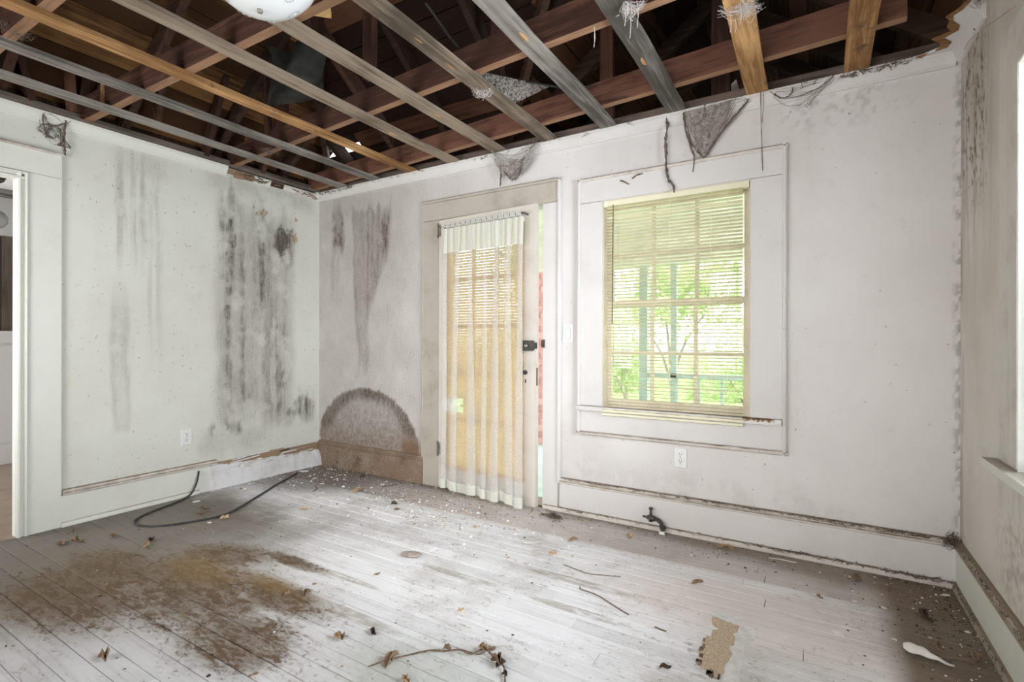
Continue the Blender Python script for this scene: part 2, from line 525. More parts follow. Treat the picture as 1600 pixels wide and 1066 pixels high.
MT['far_floor'] = m_paint('far_room_floor', (.42, .33, .26), dirt=(.18, .13, .1), grime=.8, dust=.3, gscale=5)
MT['bulb'] = m_plain('amber_bulb_pull', (.62, .38, .09), .4)
MT['lampwood'] = m_wood('new_yellow_wood', (.45, .27, .10), (.68, .46, .20), 'x', .8, .1)


# ------------------------------------------------------------------ mesh helpers
class MB:
    def __init__(self):
        self.v, self.f = [], []

    def add(self, vs, fs):
        b = len(self.v)
        self.v += [tuple(q) for q in vs]
        self.f += [tuple(b + i for i in q) for q in fs]
        return self

    def box(self, x0, x1, y0, y1, z0, z1):
        return self.add([(x0, y0, z0), (x1, y0, z0), (x1, y1, z0), (x0, y1, z0), (x0, y0, z1), (x1, y0, z1), (x1, y1, z1), (x0, y1, z1)],
                        [(0, 3, 2, 1), (4, 5, 6, 7), (0, 1, 5, 4), (1, 2, 6, 5), (2, 3, 7, 6), (3, 0, 4, 7)])

    def obox(self, c, a, b, d):
        c, a, b, d = map(Vector, (c, a, b, d))
        vs = [c + sa * a + sb * b + sd * d for sd in (-1, 1) for sa, sb in ((-1, -1), (1, -1), (1, 1), (-1, 1))]
        return self.add(vs, [(0, 3, 2, 1), (4, 5, 6, 7), (0, 1, 5, 4), (1, 2, 6, 5), (2, 3, 7, 6), (3, 0, 4, 7)])

    def beam(self, p, q, w, h, upv=(0, 0, 1)):
        """box from p to q, w wide, h high"""
        p, q, upv = Vector(p), Vector(q), Vector(upv)
        d = (q - p)
        side = d.cross(upv).normalized()
        u = side.cross(d).normalized()
        return self.obox((p + q) / 2, d / 2, side * w / 2, u * h / 2)

    def prism(self, prof, axis, a, b):
        """profile (list of 2-D points) swept along axis; x: (y,z), y: (x,z), z: (x,y)"""
        n = len(prof)

        def P(t, q):
            return {'x': (t, q[0], q[1]), 'y': (q[0], t, q[1]), 'z': (q[0], q[1], t)}[axis]
        vs = [P(a, q) for q in prof] + [P(b, q) for q in prof]
        fs = [(i, (i + 1) % n, n + (i + 1) % n, n + i) for i in range(n)] + [tuple(range(n))[::-1], tuple(range(n, 2 * n))]
        return self.add(vs, fs)

    def tube(self, pts, r, n=6, jit=0.0, cap=True):
        pts = [Vector(p) for p in pts]
        b = len(self.v)
        N = len(pts)
        ref = Vector((.3, .2, 1)).normalized()
        for i, p in enumerate(pts):
            d = (pts[min(i + 1, N - 1)] - pts[max(i - 1, 0)]).normalized()
            s = d.cross(ref)
            if s.length < .05:
                s = d.cross(Vector((1, 0, 0)))
            s.normalize()
            u = s.cross(d)
            rr = r[i] if isinstance(r, (list, tuple)) else r
            for k in range(n):
                a = 2 * math.pi * k / n
                q = rr * (1 + jit * (random.random() * 2 - 1))
                self.v.append(tuple(p + s * math.cos(a) * q + u * math.sin(a) * q))
        for i in range(N - 1):
            for k in range(n):
                self.f.append((b + i * n + k, b + i * n + (k + 1) % n, b + (i + 1) * n + (k + 1) % n, b + (i + 1) * n + k))
        if cap:
            self.f.append(tuple(b + k for k in range(n))[::-1])
            self.f.append(tuple(b + (N - 1) * n + k for k in range(n)))
        return self

    def lathe(self, prof, c, n=32, axis=(0, 0, 1)):
        """profile of (radius, height) turned about axis through c"""
        ax = Vector(axis).normalized()
        s = ax.orthogonal().normalized()
        u = ax.cross(s)
        c = Vector(c)
        b = len(self.v)
        for r, h in prof:
            for k in range(n):
                a = 2 * math.pi * k / n
                self.v.append(tuple(c + ax * h + (s * math.cos(a) + u * math.sin(a)) * max(r, 1e-5)))
        for i in range(len(prof) - 1):
            for k in range(n):
                self.f.append((b + i * n + k, b + i * n + (k + 1) % n, b + (i + 1) * n + (k + 1) % n, b + (i + 1) * n + k))
        return self

    def grid(self, fn, nu, nv):
        b = len(self.v)
        for j in range(nv + 1):
            for i in range(nu + 1):
                self.v.append(tuple(fn(i / nu, j / nv)))
        for j in range(nv):
            for i in range(nu):
                q = b + j * (nu + 1) + i
                self.f.append((q, q + 1, q + nu + 2, q + nu + 1))
        return self

    def mesh(self, name, mat, smooth=False):
        me = bpy.data.meshes.new(name)
        me.from_pydata(self.v, [], self.f)
        me.materials.append(MT[mat] if isinstance(mat, str) else mat)
        if smooth:
            me.shade_smooth()
        me.update()
        return me

    def build(self, name, mat, parent=None, smooth=False, **props):
        return put(name, self.mesh(name, mat, smooth), parent, **props)


def put(name, me, parent=None, loc=(0, 0, 0), rot=None, **props):
    o = bpy.data.objects.new(name, me)
    COL.objects.link(o)
    o.location = loc
    if rot:
        o.rotation_euler = rot
    if parent is not None:
        o.parent = parent
    for k, v in props.items():
        if v is not None:
            o[k] = v
    return o


def empty(name, loc=(0, 0, 0), rot=None, **props):
    o = put(name, None, None, loc, rot, **props)
    o.empty_display_size = .1
    return o


# ------------------------------------------------------------------ smooth curve through points
def spline(pts, n=8):
    P = [Vector(p) for p in pts]
    P = [P[0] * 2 - P[1]] + P + [P[-1] * 2 - P[-2]]
    out = []
    for i in range(1, len(P) - 2):
        for k in range(n):
            t = k / n
            a, b, c, d = P[i - 1:i + 3]
            out.append(.5 * ((2 * b) + (c - a) * t + (2 * a - 5 * b + 4 * c - d) * t * t + (3 * b - a - 3 * c + d) * t ** 3))
    out.append(P[-2])
    return out


S = dict(kind='structure')


# ------------------------------------------------------------------ walls
def wall(name, rects, P, outward, stain, mat, res=.012):
    """rects (u0,u1,v0,v1) become finely divided front skins with a thick core behind; P(u,v,d) -> xyz"""
    vs, fs, cols = [], [], []
    for (u0, u1, v0, v1, fine) in rects:
        r = res if fine else .12
        nu, nv = max(1, int((u1 - u0) / r)), max(1, int((v1 - v0) / r))
        uu, vv = np.meshgrid(np.linspace(u0, u1, nu + 1), np.linspace(v0, v1, nv + 1))
        b = sum(len(a) for a in vs)
        vs.append(np.stack(P(uu.ravel(), vv.ravel(), 0 * uu.ravel()), 1))
        cols.append(stain(uu.ravel(), vv.ravel()) if fine else np.zeros((uu.size, 3)))
        i = np.arange(nu * nv)
        q = b + (i // nu) * (nu + 1) + i % nu
        fs.append(np.stack([q, q + 1, q + nu + 2, q + nu + 1], 1))
        b = sum(len(a) for a in vs)
        cu = np.array([u0, u1, u1, u0] * 2)
        cv = np.array([v0, v0, v1, v1] * 2)
        cd = np.array([.0015] * 4 + [.11] * 4)
        vs.append(np.stack(P(cu, cv, cd), 1))
        cols.append(np.zeros((8, 3)))
        fs.append(b + np.array([(0, 1, 2, 3), (4, 7, 6, 5), (0, 4, 5, 1), (1, 5, 6, 2), (2, 6, 7, 3), (3, 7, 4, 0)]))
    V = np.concatenate(vs).astype(np.float32)
    F = np.concatenate(fs).astype(np.int32)
    Cc = np.concatenate(cols).astype(np.float32)
    me = bpy.data.meshes.new(name)
    me.vertices.add(len(V))
    me.vertices.foreach_set('co', V.ravel())
    me.loops.add(F.size)
    me.loops.foreach_set('vertex_index', F.ravel())
    me.polygons.add(len(F))
    me.polygons.foreach_set('loop_start', np.arange(0, F.size, 4, dtype=np.int32))
    me.polygons.foreach_set('loop_total', np.full(len(F), 4, np.int32))
    me.update(calc_edges=True)
    at = me.color_attributes.new('stain', 'FLOAT_COLOR', 'POINT')
    rgba = np.concatenate([np.clip(Cc, 0, 1), np.ones((len(Cc), 1), np.float32)], 1).astype(np.float32)
    at.data.foreach_set('color', rgba.ravel())
    me.materials.append(MT[mat])
    return put(name, me, None, **S)


def stain_left(u, v):        # u = y (back corner 0), v = z
    u = u + .05 * (fbm(u * 5, v * 2.0, 5) - .5) + .02 * (fbm(u * 20, v * 9, 6) - .5)
    vj = v + .32 * (fbm(u * 22, v * .3, 7) - .5)          # every streak starts and ends at its own height
    s1 = fbm(u * 46, v * .8, 11)
    s2 = fbm(u * 19, v * .6, 23)
    bl = fbm(u * 9, v * 6, 31)
    bs = fbm(u * 24, v * 16, 37)
    k = sst(s1, .34, .66)
    rag = sst(bl + .5 * (bs - .5), .30, .62)
    r = .36 * soft(u, vj, -1.58, -1.33, 1.72, 2.36, .025, .22) * (.2 + .8 * k)
    r = np.maximum(r, .18 * soft(u, vj, -1.40, -1.30, 1.1, 2.3, .02, .35) * k)
    ring = soft(u, v, -1.59, -1.50, .53, 1.55, .016, .03)
    inner = soft(u, v, -1.575, -1.515, .545, 1.5, .018, .05)
    fade = 1 - sst(v, 1.15, 1.62)
    ring, inner = ring * fade, inner * fade
    r = np.maximum(r, ring * (.10 + .25 * s1 * sst(v, .7, 1.4) * (.4 + bl)) + .26 * (ring - inner).clip(0, 1) * (.3 + bl))
    base = soft(u, vj, -.92, -.28, .46, 2.22, .06, .14)
    r = np.maximum(r, base * (.18 + .42 * s2 * (.5 + .9 * bl)))
    r = np.maximum(r, .86 * soft(u, vj, -.905, -.79, .46, 2.31, .03, .10) * (.55 + .45 * rag) * (.75 + .35 * sst(v, 1.2, 2.0)) * (.60 + .50 * k))
    r = np.maximum(r, .70 * soft(u, vj, -.76, -.62, .52, 2.10, .04, .16) * sst(s2 + .5 * (bl - .5), .40, .68) * (.6 + .5 * bs))
    r = np.maximum(r, .80 * soft(u, vj, -.60, -.53, 1.30, 2.30, .03, .30) * (.50 + .55 * rag))
    r = np.maximum(r, 1.0 * soft(u, v, -.46, -.29, 1.76, 2.24, .05, .10) * sst(bl + .6 * (bs - .5), .36, .60))
    r = np.maximum(r, .72 * soft(u, vj, -.46, -.33, .46, 1.95, .04, .14) * (.15 + .85 * sst(s2 + .4 * (bl - .5), .33, .62)))
    r = np.maximum(r, .55 * soft(u, v, -.66, -.40, .5, 1.7, .06, .14) * sst(s2 + .5 * (bs - .5), .36, .66))
    r = np.maximum(r, .62 * soft(u, v, -.92, -.06, .42, .68, .06, .09) * (.20 + 1.0 * rag) * (.60 + .45 * sst(u, -.7, -.15)) * (.6 + .5 * k))
    r = np.maximum(r, .80 * soft(u, v, -.97, -.70, .39, .50, .06, .04) * rag)
    r = np.maximum(r, .26 * soft(u, v, -1.05, -.55, .24, .46, .08, .09) * (.3 + bl))
    r = np.maximum(r, .34 * soft(u, v, -1.0, -.1, 2.28, 2.42, .1, .06) * bl * 1.5)
    # chalky clean spots inside the stain
    clean = sst(fbm(u * 9, v * 7, 61), .60, .70)
    r = r * (1 - .45 * clean) * (.80 + .5 * (bs - .2))
    g = .30 * soft(u, v, -1.55, -1.2, 2.25, 2.45, .1, .05) * bl + .16 * base * bl
    b = .60 * soft(u, v, -.70, -.22, 2.12, 2.38, .08, .05) * sst(bl + .3 * (bs - .5), .46, .62) + .6 * soft(u, v, -.40, -.20, 1.8, 2.2, .05, .1) * sst(bs, .60, .68)
    return np.stack([r, g, b], 1)


def stain_back(u, v):        # u = x, v = z
    u2 = u + .06 * (fbm(u * 5, v * 3, 6) - .5) + .02 * (fbm(u * 20, v * 12, 5) - .5)
    v2 = v + .30 * (fbm(u * 20, v * .4, 7) - .5)
    s1 = fbm(u2 * 40, v * 1.0, 12)
    bl = fbm(u2 * 8, v * 6, 33)
    bs = fbm(u * 26, v * 18, 35)
    spk = fbm(u * 45, v * 45, 41, 4)
    rag = sst(bl + .6 * (bs - .5), .30, .62)
    r = .86 * soft(u2, v2, .17, .33, 1.84, 2.31, .045, .12) * (.62 + .42 * rag)
    r = np.maximum(r, .50 * soft(u2, v2, .15, .29, 1.42, 2.1, .035, .22) * (.3 + .8 * s1))
    wl, wr = .44 + .06 * sst(-v, -1.7, -.9), .90 - .26 * sst(-v, -1.95, -1.2)
    body = sst(u2, wl - .03, wl + .03) * (1 - sst(u2, wr - .05, wr + .05)) * sst(v2, .70, 1.0) * (1 - sst(v2, 2.25, 2.36))
    r = np.maximum(r, body * (.30 + .52 * s1 * (.4 + bl)))
    r = np.maximum(r, .82 * soft(u2, v2, .76, .88, 1.88, 2.26, .04, .12) * (.60 + .45 * rag))
    r = np.maximum(r, .55 * soft(u2, v2, .49, .54, 1.2, 2.2, .02, .2) * (.4 + .6 * s1))
    r = np.maximum(r, .5 * soft(u2, v, .55, .66, 1.45, 1.55, .03, .03) * rag)
    # dome of mould above the baseboard
    rho = np.sqrt(((u2 - .60) / .585) ** 2 + (np.maximum(v - .27, 0) / .455) ** 2)
    rho = rho + .07 * (bs - .5) + .05 * (fbm(u * 60, v * 20, 8) - .5)
    out = 1 - sst(rho, .955, 1.03)
    arch = sst(rho, .50, .90) * out
    r = np.maximum(r, arch * (.86 + .35 * (bl - .5)) * sst(v, .16, .40))
    inn = out * sst(v, .16, .22)
    r = np.maximum(r, inn * (.30 + .36 * spk))
    r = np.maximum(r, .30 * (1 - sst(u, .8, 2.3)) * (.3 + .9 * bl))
    r = np.maximum(r, .22 * soft(u, v, 3.74, 4.25, 2.24, 2.43, .14, .09) * (.1 + 1.2 * sst(fbm(u * 46, v * 46, 55, 5) + .5 * (fbm(u * 9, v * 9, 56) - .5), .48, .66)))
    r = np.maximum(r, .55 * soft(u, v, L - .018, L + .1, .2, 2.4, .02, .2) * sst(fbm(u * 70, v * 36, 57, 5), .48, .60))
    r = np.maximum(r, .10 * soft(u, v, 2.3, 4.4, .20, .36, .3, .08) * sst(bl + (bs - .5), .4, .7))
    g = .13 * (1 - sst(u, .9, 2.3)) + .50 * inn * sst(-v, -.60, -.20) * (.4 + spk) + .60 * soft(u, v, 1.03, 1.26, .0, .32, .06, .06)
    b = .45 * sst(fbm(u * 26, v * 22, 91), .80, .84) * sst(v, .8, 1.2)
    return np.stack([r, g, b], 1)


def stain_right(u, v):       # u = y, v = z
    bl = fbm(u * 10, v * 4, 71)
    s = fbm(u * 30, v * 2, 73)
    r = .42 * soft(u, v, -.45, -.02, 1.6, 2.6, .1, .35) * sst(s, .35, .7)
    r = np.maximum(r, .36 * soft(u, v, -.06, .05, .2, 2.4, .03, .2) * sst(bl, .35, .6))
    r = np.maximum(r, .34 * soft(u, v, -.95, -.60, .25, .52, .08, .08) * sst(fbm(u * 60, v * 60, 76), .45, .62))
    g = .9 * soft(u, v, -.42, -.02, 1.75, 2.6, .08, .15) * sst(fbm(u * 60, v * 26, 75), .60, .67)
    g = np.maximum(g, .25 * soft(u, v, -.5, -.05, 1.9, 2.6, .1, .3))
    return np.stack([r, g, 0 * r], 1)


DX0, DX1, DZ = 1.425, 2.322, 2.068          # door_1 opening
WX0, WX1, WZ0, WZ1 = 2.748, 3.602, .705, 2.018   # window_1 opening
wall_back = wall('wall_back', [(0, DX0, 0, ZC, 1), (DX0, DX1, DZ, ZC, 1), (DX1, WX0, 0, ZC, 1), (WX0, WX1, 0, WZ0, 1), (WX0, WX1, WZ1, ZC, 1), (WX1, L, 0, ZC, 1)],
                 lambda u, v, d: (u, d, v), 1, stain_back, 'wall_back')
OY0, OZ = -2.052, 2.085                     # opening to the next room
wall_left = wall('wall_left', [(OY0, 0, 0, ZC, 1), (-3.0, OY0, OZ, ZC, 1), (YF - .11, -3.0, 0, ZC, 0)],
                 lambda u, v, d: (-d * .3, u, v), 1, stain_left, 'wall_left')
RY0, RY1, RZ0, RZ1 = -1.76, -.785, .705, 2.045     # window_2 opening
wall_right = wall('wall_right', [(RY1, 0, 0, 2.62, 1), (RY0, RY1, 0, RZ0, 1), (RY0, RY1, RZ1, 2.62, 0), (YF - .11, RY0, 0, 2.62, 0)],
                  lambda u, v, d: (L + d, u, v), 1, stain_right, 'wall_right')
wf = MB()
for (x0, x1, z0, z1) in ((-.11, .6, 0, ZC), (1.7, 2.65, 0, ZC), (3.75, L + .11, 0, ZC), (.6, 1.7, 0, .7), (.6, 1.7, 2.1, ZC), (2.65, 3.75, 0, .7), (2.65, 3.75, 2.1, ZC)):
    wf.box(x0, x1, YF - .11, YF, z0, z1)
wf.build('wall_front', 'trim', None, **S)

# ------------------------------------------------------------------ floor: every board its own piece
floor = MB().box(-.11, L + .11, YF - .11, .11, -.08, -.021).build('floor', 'dark', None, **S)
PW = .0822
row, y1 = 0, 0.0
BREAKS = {19: [2.535], 22: [2.42], 10: [2.86, 3.62], 13: [2.45]}
while y1 > YF:
    y0 = max(y1 - PW, YF)
    xs = [0.0]
    brk = BREAKS.get(row)
    if brk is None:
        x = random.uniform(.5, 2.4)
        brk = []
        while x < L - .4:
            brk.append(x)
            x += random.uniform(1.4, 2.6)
    xs += brk + [L]
    for a, b in zip(xs[:-1], xs[1:]):
        g, h = random.uniform(.0005, .0019), random.uniform(-.0016, 0)
        m = MB()
        e = .0018
        x0, x1 = a + .0010, b - .0010
        ya, yb = y0 + g, y1 - g
        vs = [(x0, ya, -.02), (x1, ya, -.02), (x1, yb, -.02), (x0, yb, -.02),
              (x0, ya, h - e), (x1, ya, h - e), (x1, yb, h - e), (x0, yb, h - e),
              (x0 + e / 2, ya + e, h), (x1 - e / 2, ya + e, h), (x1 - e / 2, yb - e, h), (x0 + e / 2, yb - e, h)]
        fs = [(0, 3, 2, 1), (8, 9, 10, 11)]
        for lo in (0, 4):
            for i in range(4):
                j = (i + 1) % 4
                fs.append((lo + i, lo + j, lo + 4 + j, lo + 4 + i))
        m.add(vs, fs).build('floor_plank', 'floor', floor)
    y1 -= PW
    row += 1

# ------------------------------------------------------------------ baseboards
def base_profile(sgn, off=0.0, h=.19, t=.018):
    return [(off, 0), (off + sgn * t, 0), (off + sgn * t, h - .004), (off + sgn * (t - .004), h), (off, h)]


def cap_profile(sgn, off=0.0, z=.186):
    q = [(0, 0), (.019, 0), (.028, .006), (.028, .013), (.021, .019), (.024, .024), (.018, .033), (.008, .038), (0, .038)]
    return [(off + sgn * a, z + b) for a, b in q]


def shoe_profile(sgn, off=0.0):
    q = [(.017, 0), (.033, 0), (.033, .012), (.028, .024), (.019, .03), (.017, .03)]
    return [(off + sgn * a, b) for a, b in q]


bb = empty('baseboard_back', (0, 0, 0), **S)
MB().prism(base_profile(-1), 'x', .018, 1.262).build('board', 'base_brown', bb, label='brown water-stained baseboard left of the door')
MB().prism(cap_profile(-1), 'x', .02, 1.262).build('cap_moulding', 'base_brown', bb)
MB().prism(base_profile(-1), 'x', 2.458, L - .018).build('board', 'trim', bb)
MB().prism(cap_profile(-1), 'x', 2.436, L - .02).build('cap_moulding', 'moulding', bb)
MB().prism(shoe_profile(-1), 'x', 2.335, L - .02).build('shoe_moulding', 'moulding', bb)

br = empty('baseboard_right', (0, 0, 0), **S)
MB().prism(base_profile(-1, L), 'y', YF, -.0).build('board', 'trim_l', br)
MB().prism(cap_profile(-1, L), 'y', YF, -.018).build('cap_moulding', 'moulding_r', br)
MB().prism(shoe_profile(-1, L), 'y', YF, -.02).build('shoe_moulding', 'moulding_r', br)

bl_ = empty('baseboard_left', (0, 0, 0), **S)
MB().prism(base_profile(1), 'y', -1.853, -.98).build('board', 'trim_l', bl_)
MB().prism(cap_profile(1), 'y', -1.842, -.93).build('cap_moulding', 'moulding', bl_)
MB().prism(shoe_profile(1), 'y', -1.853, -1.06).build('shoe_moulding', 'trim_l', bl_)
# broken stretch towards the corner: cap gone, raw wood bare, painted face leaning out with a ragged top
nb = 46
ys = np.linspace(-.98, -.012, nb)
topz = .178 - .02 * sst(ys, -.95, -.5) - .018 * sst(ys, -.45, -.1) + .02 * (fbm(ys * 9, ys * 0, 3) - .5) + .014 * (vnoise(ys * 40, ys * 0, 4) - .5)
lean = .018 + .012 * sst(ys, -.95, -.6) + .020 * sst(ys, -.4, -.05)
m = MB()
for i, yv in enumerate(ys):
    m.v += [(.002, yv, 0), (lean[i] + .012, yv, 0.0), (lean[i] + .004, yv, topz[i] * .55), (.017, yv, topz[i]), (.010, yv, topz[i] + .001), (.002, yv, topz[i] * .9)]
for i in range(nb - 1):
    for k in range(6):
        a, b = i * 6 + k, i * 6 + (k + 1) % 6
        m.f.append((a, b, b + 6, a + 6))
m.f += [tuple(range(6))[::-1], tuple((nb - 1) * 6 + k for k in range(6))]
m.build('board', 'base_flaky', bl_, label='flaking white board leaning off the wall, its top torn ragged')
MB().prism([(.0005, .12), (.008, .12), (.010, .175), (.0005, .20)], 'y', -.95, -.004).build('bare_wood', 'raw', bl_, label='bare brown split wood where the cap is gone')
for i in range(17):
    y0 = random.uniform(-.95, -.12)
    ln = random.uniform(.08, .30)
    z0 = random.uniform(.135, .212)
    mid = Vector((.014 + random.uniform(0, .012), y0 + ln / 2, z0))
    MB().obox(mid, (random.uniform(-.004, .004), min(ln / 2, -.005 - mid.y), random.uniform(.000, .010)), (.0022, 0, 0), (0, 0, random.uniform(.002, .006))).build(
        'splinter', ('raw', 'base_flaky', 'moulding')[i % 3], bl_)
for i in range(9):
    y0 = random.uniform(-.85, -.10)
    zc = float(np.interp(y0, ys, topz)) - random.uniform(.0, .04)
    m = MB()
    w, h = random.uniform(.02, .06), random.uniform(.012, .035)
    m.grid(lambda a, b: (.034 + .018 * b * b + .002, y0 + (a - .5) * w * (1 - .4 * b), zc + h * (b - .2)), 4, 3)
    m.build('paint_flake', 'chip', bl_)

# ------------------------------------------------------------------ crown moulding
def crown(prof_sgn, off, z0=2.402, z1=2.472):
    q = [(0, 0), (.010, 0), (.012, .010), (.017, .014), (.034, .050), (.040, .054), (.042, z1 - z0), (0, z1 - z0)]
    return [(off + prof_sgn * a, z0 + b) for a, b in q]


t1 = MB()
t1.prism(crown(-1, 0), 'x', .0, L - .02)
t1.build('trim_1', 'trim', None, **S)
t2 = empty('trim_2', (0, 0, 0), **S)
MB().prism(crown(1, 0), 'y', YF, -.86).build('crown_moulding', 'trim_l', t2)
# rotten end near the corner: thinner, ragged pieces over bare lath
yy = -.86
while yy < -.07:
    ln = random.uniform(.05, .14)
    e = min(yy + ln, -.06)
    dz = random.uniform(0, .022)
    MB().prism([(0, 2.405 + dz), (.010, 2.405 + dz), (.02 + random.uniform(-.006, .012), 2.44), (.03, 2.458), (0, 2.462)], 'y', yy, e).build(
        'crown_fragment', random.choice(['raw', 'trim_l', 'raw', 'moulding']), t2)
    yy = e
for i in range(26):
    y0 = random.uniform(-.84, -.10)
    MB().beam((.02 + random.uniform(0, .02), y0, random.uniform(2.41, 2.455)), (.03, y0 + random.uniform(.03, .12), random.uniform(2.405, 2.455)), .003, .005).build('lath_splinter', 'raw', t2)
MB().prism(crown(1, 0), 'y', -.06, -.0).build('crown_moulding', 'trim_l', t2)
t3 = MB()
t3.prism(crown(-1, L), 'y', -.40, -.02)
t3.build('trim_3', 'trim', None, **S)

# ------------------------------------------------------------------ ceiling: torn corner of board, strips, joists
poly = [(4.20, -.0), (4.235, -.018), (4.263, -.022), (4.30, -.040), (4.331, -.044), (4.38, -.075), (4.417, -.083), (4.425, -.13), (4.389, -.184), (4.43, -.225),
        (4.427, -.265), (4.398, -.315), (4.389, -.361), (4.413, -.393), (4.43, -.45), (4.45, -.52), (4.47, -.60), (L, -.66), (L, 0)]
m = MB()
n = len(poly)
m.add([(x, y, 2.462) for x, y in poly] + [(x, y, 2.474) for x, y in poly],
      [tuple(range(n)), tuple(range(n, 2 * n))[::-1]] + [(i, n + i, n + (i + 1) % n, (i + 1) % n) for i in range(n)])
ceiling = m.build('ceiling', 'plasterboard', None, **S)
pe = [(x - random.uniform(.012, .045), y - random.uniform(-.012, .006)) for x, y in poly[:-2]]
m = MB()
k = len(pe)
for (x, y), (px, py) in zip(poly[:-2], pe):
    m.v += [(x, y, 2.4605), (px, min(py, -.001), 2.4655)]
m.f = [(2 * i, 2 * i + 1, 2 * i + 3, 2 * i + 2) for i in range(k - 1)]
nv = len(m.v)
m.v += [(a, b, c + .004) for a, b, c in m.v]
m.f += [tuple(nv + q for q in f[::-1]) for f in m.f]
m.build('torn_paper_edge', 'raw_x', ceiling, label='ragged brown torn edge of the ceiling board')

SX = [.36, .757, 1.16, 1.575, 1.985, 2.385, 2.797, 3.216, 3.640, 4.078]
SM = ['strip_grey', 'strip_grey', 'strip_orange', 'strip_brown', 'strip_brown', 'strip_brown', 'strip_grey', 'strip_grey', 'strip_orange', 'strip_orange']
SW = [.078, .080, .084, .088, .092, .095, .098, .098, .104, .104]
for i, (x, mt, w) in enumerate(zip(SX, SM, SW)):
    dx = (.012, -.012, -.02, -.006, -.005, .02, 0, 0, .01, .0)[i]
    m = MB()
    N = 14
    for q in range(N + 1):
        t = q / N
        y = YF + (0.004 - YF) * t
        xc = x + dx * (1 - t) + .003 * math.sin(q * 1.7 + i)
        a, b = w / 2 + random.uniform(-.002, .002), w / 2 + random.uniform(-.002, .002)
        zj = ZC + random.uniform(-.0015, .0015)
        m.v += [(xc - a, y, zj), (xc + b, y, zj), (xc + b, y, ZC + .021), (xc - a, y, ZC + .021)]
    for q in range(N):
        for k in range(4):
            m.f.append((q * 4 + k, q * 4 + (k + 1) % 4, q * 4 + 4 + (k + 1) % 4, q * 4 + 4 + k))
    m.f += [(3, 2, 1, 0), (N * 4, N * 4 + 1, N * 4 + 2, N * 4 + 3)]
    o = m.build('furring_strip', mt, ceiling)
    # raw splintered patches where old nails tore out
    if mt != 'strip_orange':
        for q in range(2):
            yv = random.uniform(-1.6, -.4)
            xv = x + random.uniform(-.02, .02)
            ln, wd = random.uniform(.02, .05), random.uniform(.004, .011)
            rim = [(xv + wd * math.sin(2 * math.pi * j / 11) * random.uniform(.5, 1.2), yv + ln * math.cos(2 * math.pi * j / 11) * random.uniform(.6, 1.1)) for j in range(11)]
            MB().add([(px, py, ZC - .0022) for px, py in rim] + [(px, py, ZC + .002) for px, py in rim] + [(xv, yv, ZC - .0032)],
                     [(22, (j + 1) % 11, j) for j in range(11)] + [(j, (j + 1) % 11, 11 + (j + 1) % 11, 11 + j) for j in range(11)]).build('torn_patch', 'strip_orange', o)
JZ = ZC + .021
JOISTS = [((-.05, -2.29), (L, -2.22)), ((-.05, -1.735), (L, -1.65)), ((-.05, -.80), (L, -1.08)), ((-.05, -.04 - .02), (4.237, -.375)), ((-.05, -2.95), (L, -2.95)), ((-.05, -3.5), (L, -3.5))]
for (a, b) in JOISTS:
    MB().beam((a[0], a[1], JZ + .07), (b[0], b[1], JZ + .07), .046, .14).build('ceiling_joist', 'joist', ceiling)
# plates on the walls
MB().box(-.02, L + .1, .004, .10, 2.474, 2.535).build('top_plate', 'plate', ceiling)
MB().box(-.11, -.0, YF, .10, 2.474, 2.53).build('top_plate', 'plate_l', ceiling)
MB().box(-.002, .028, YF, -.0, 2.4725, 2.496).build('plate_strip', 'plate_l', ceiling)
MB().box(L, L + .11, YF, .11, 2.62, 2.68).build('top_plate', 'plate', ceiling)

# ------------------------------------------------------------------ roof seen through the open ceiling
SL = .75


def main_z(x, y):
    return min(2.5 + SL * (x + .3), 2.5 + SL * (.4 - y), 2.5 + SL * (4.9 - x), 2.5 + SL * (y + 4.4))


def gab_z(x, y):
    return min(2.5 + SL * (x - 1.7), 2.5 + SL * (4.9 - x)) if y < 2.25 else -9


def env(x, y):
    return max(main_z(x, y), gab_z(x, y))


cov = MB()
stp = .05
idx = {}


def cv(i, j):
    if (i, j) not in idx:
        x, y = -.5 + i * stp, -4.55 + j * stp
        idx[(i, j)] = len(cov.v)
        cov.v.append((x, y, max(env(x, min(y, 2.24)) if 1.6 < x < 5.01 else main_z(x, y), 2.38) + .05))
    return idx[(i, j)]


for i in range(112):
    for j in range(138):
        xc, yc = -.5 + (i + .5) * stp, -4.55 + (j + .5) * stp
        if env(xc, yc) < 2.36:
            continue
        if .02 < xc < .54 and .0 < yc < .05:
            continue
        cov.f.append((cv(i, j), cv(i + 1, j), cv(i + 1, j + 1), cv(i, j + 1)))
roof = cov.build('roof', 'dark', None, **S)


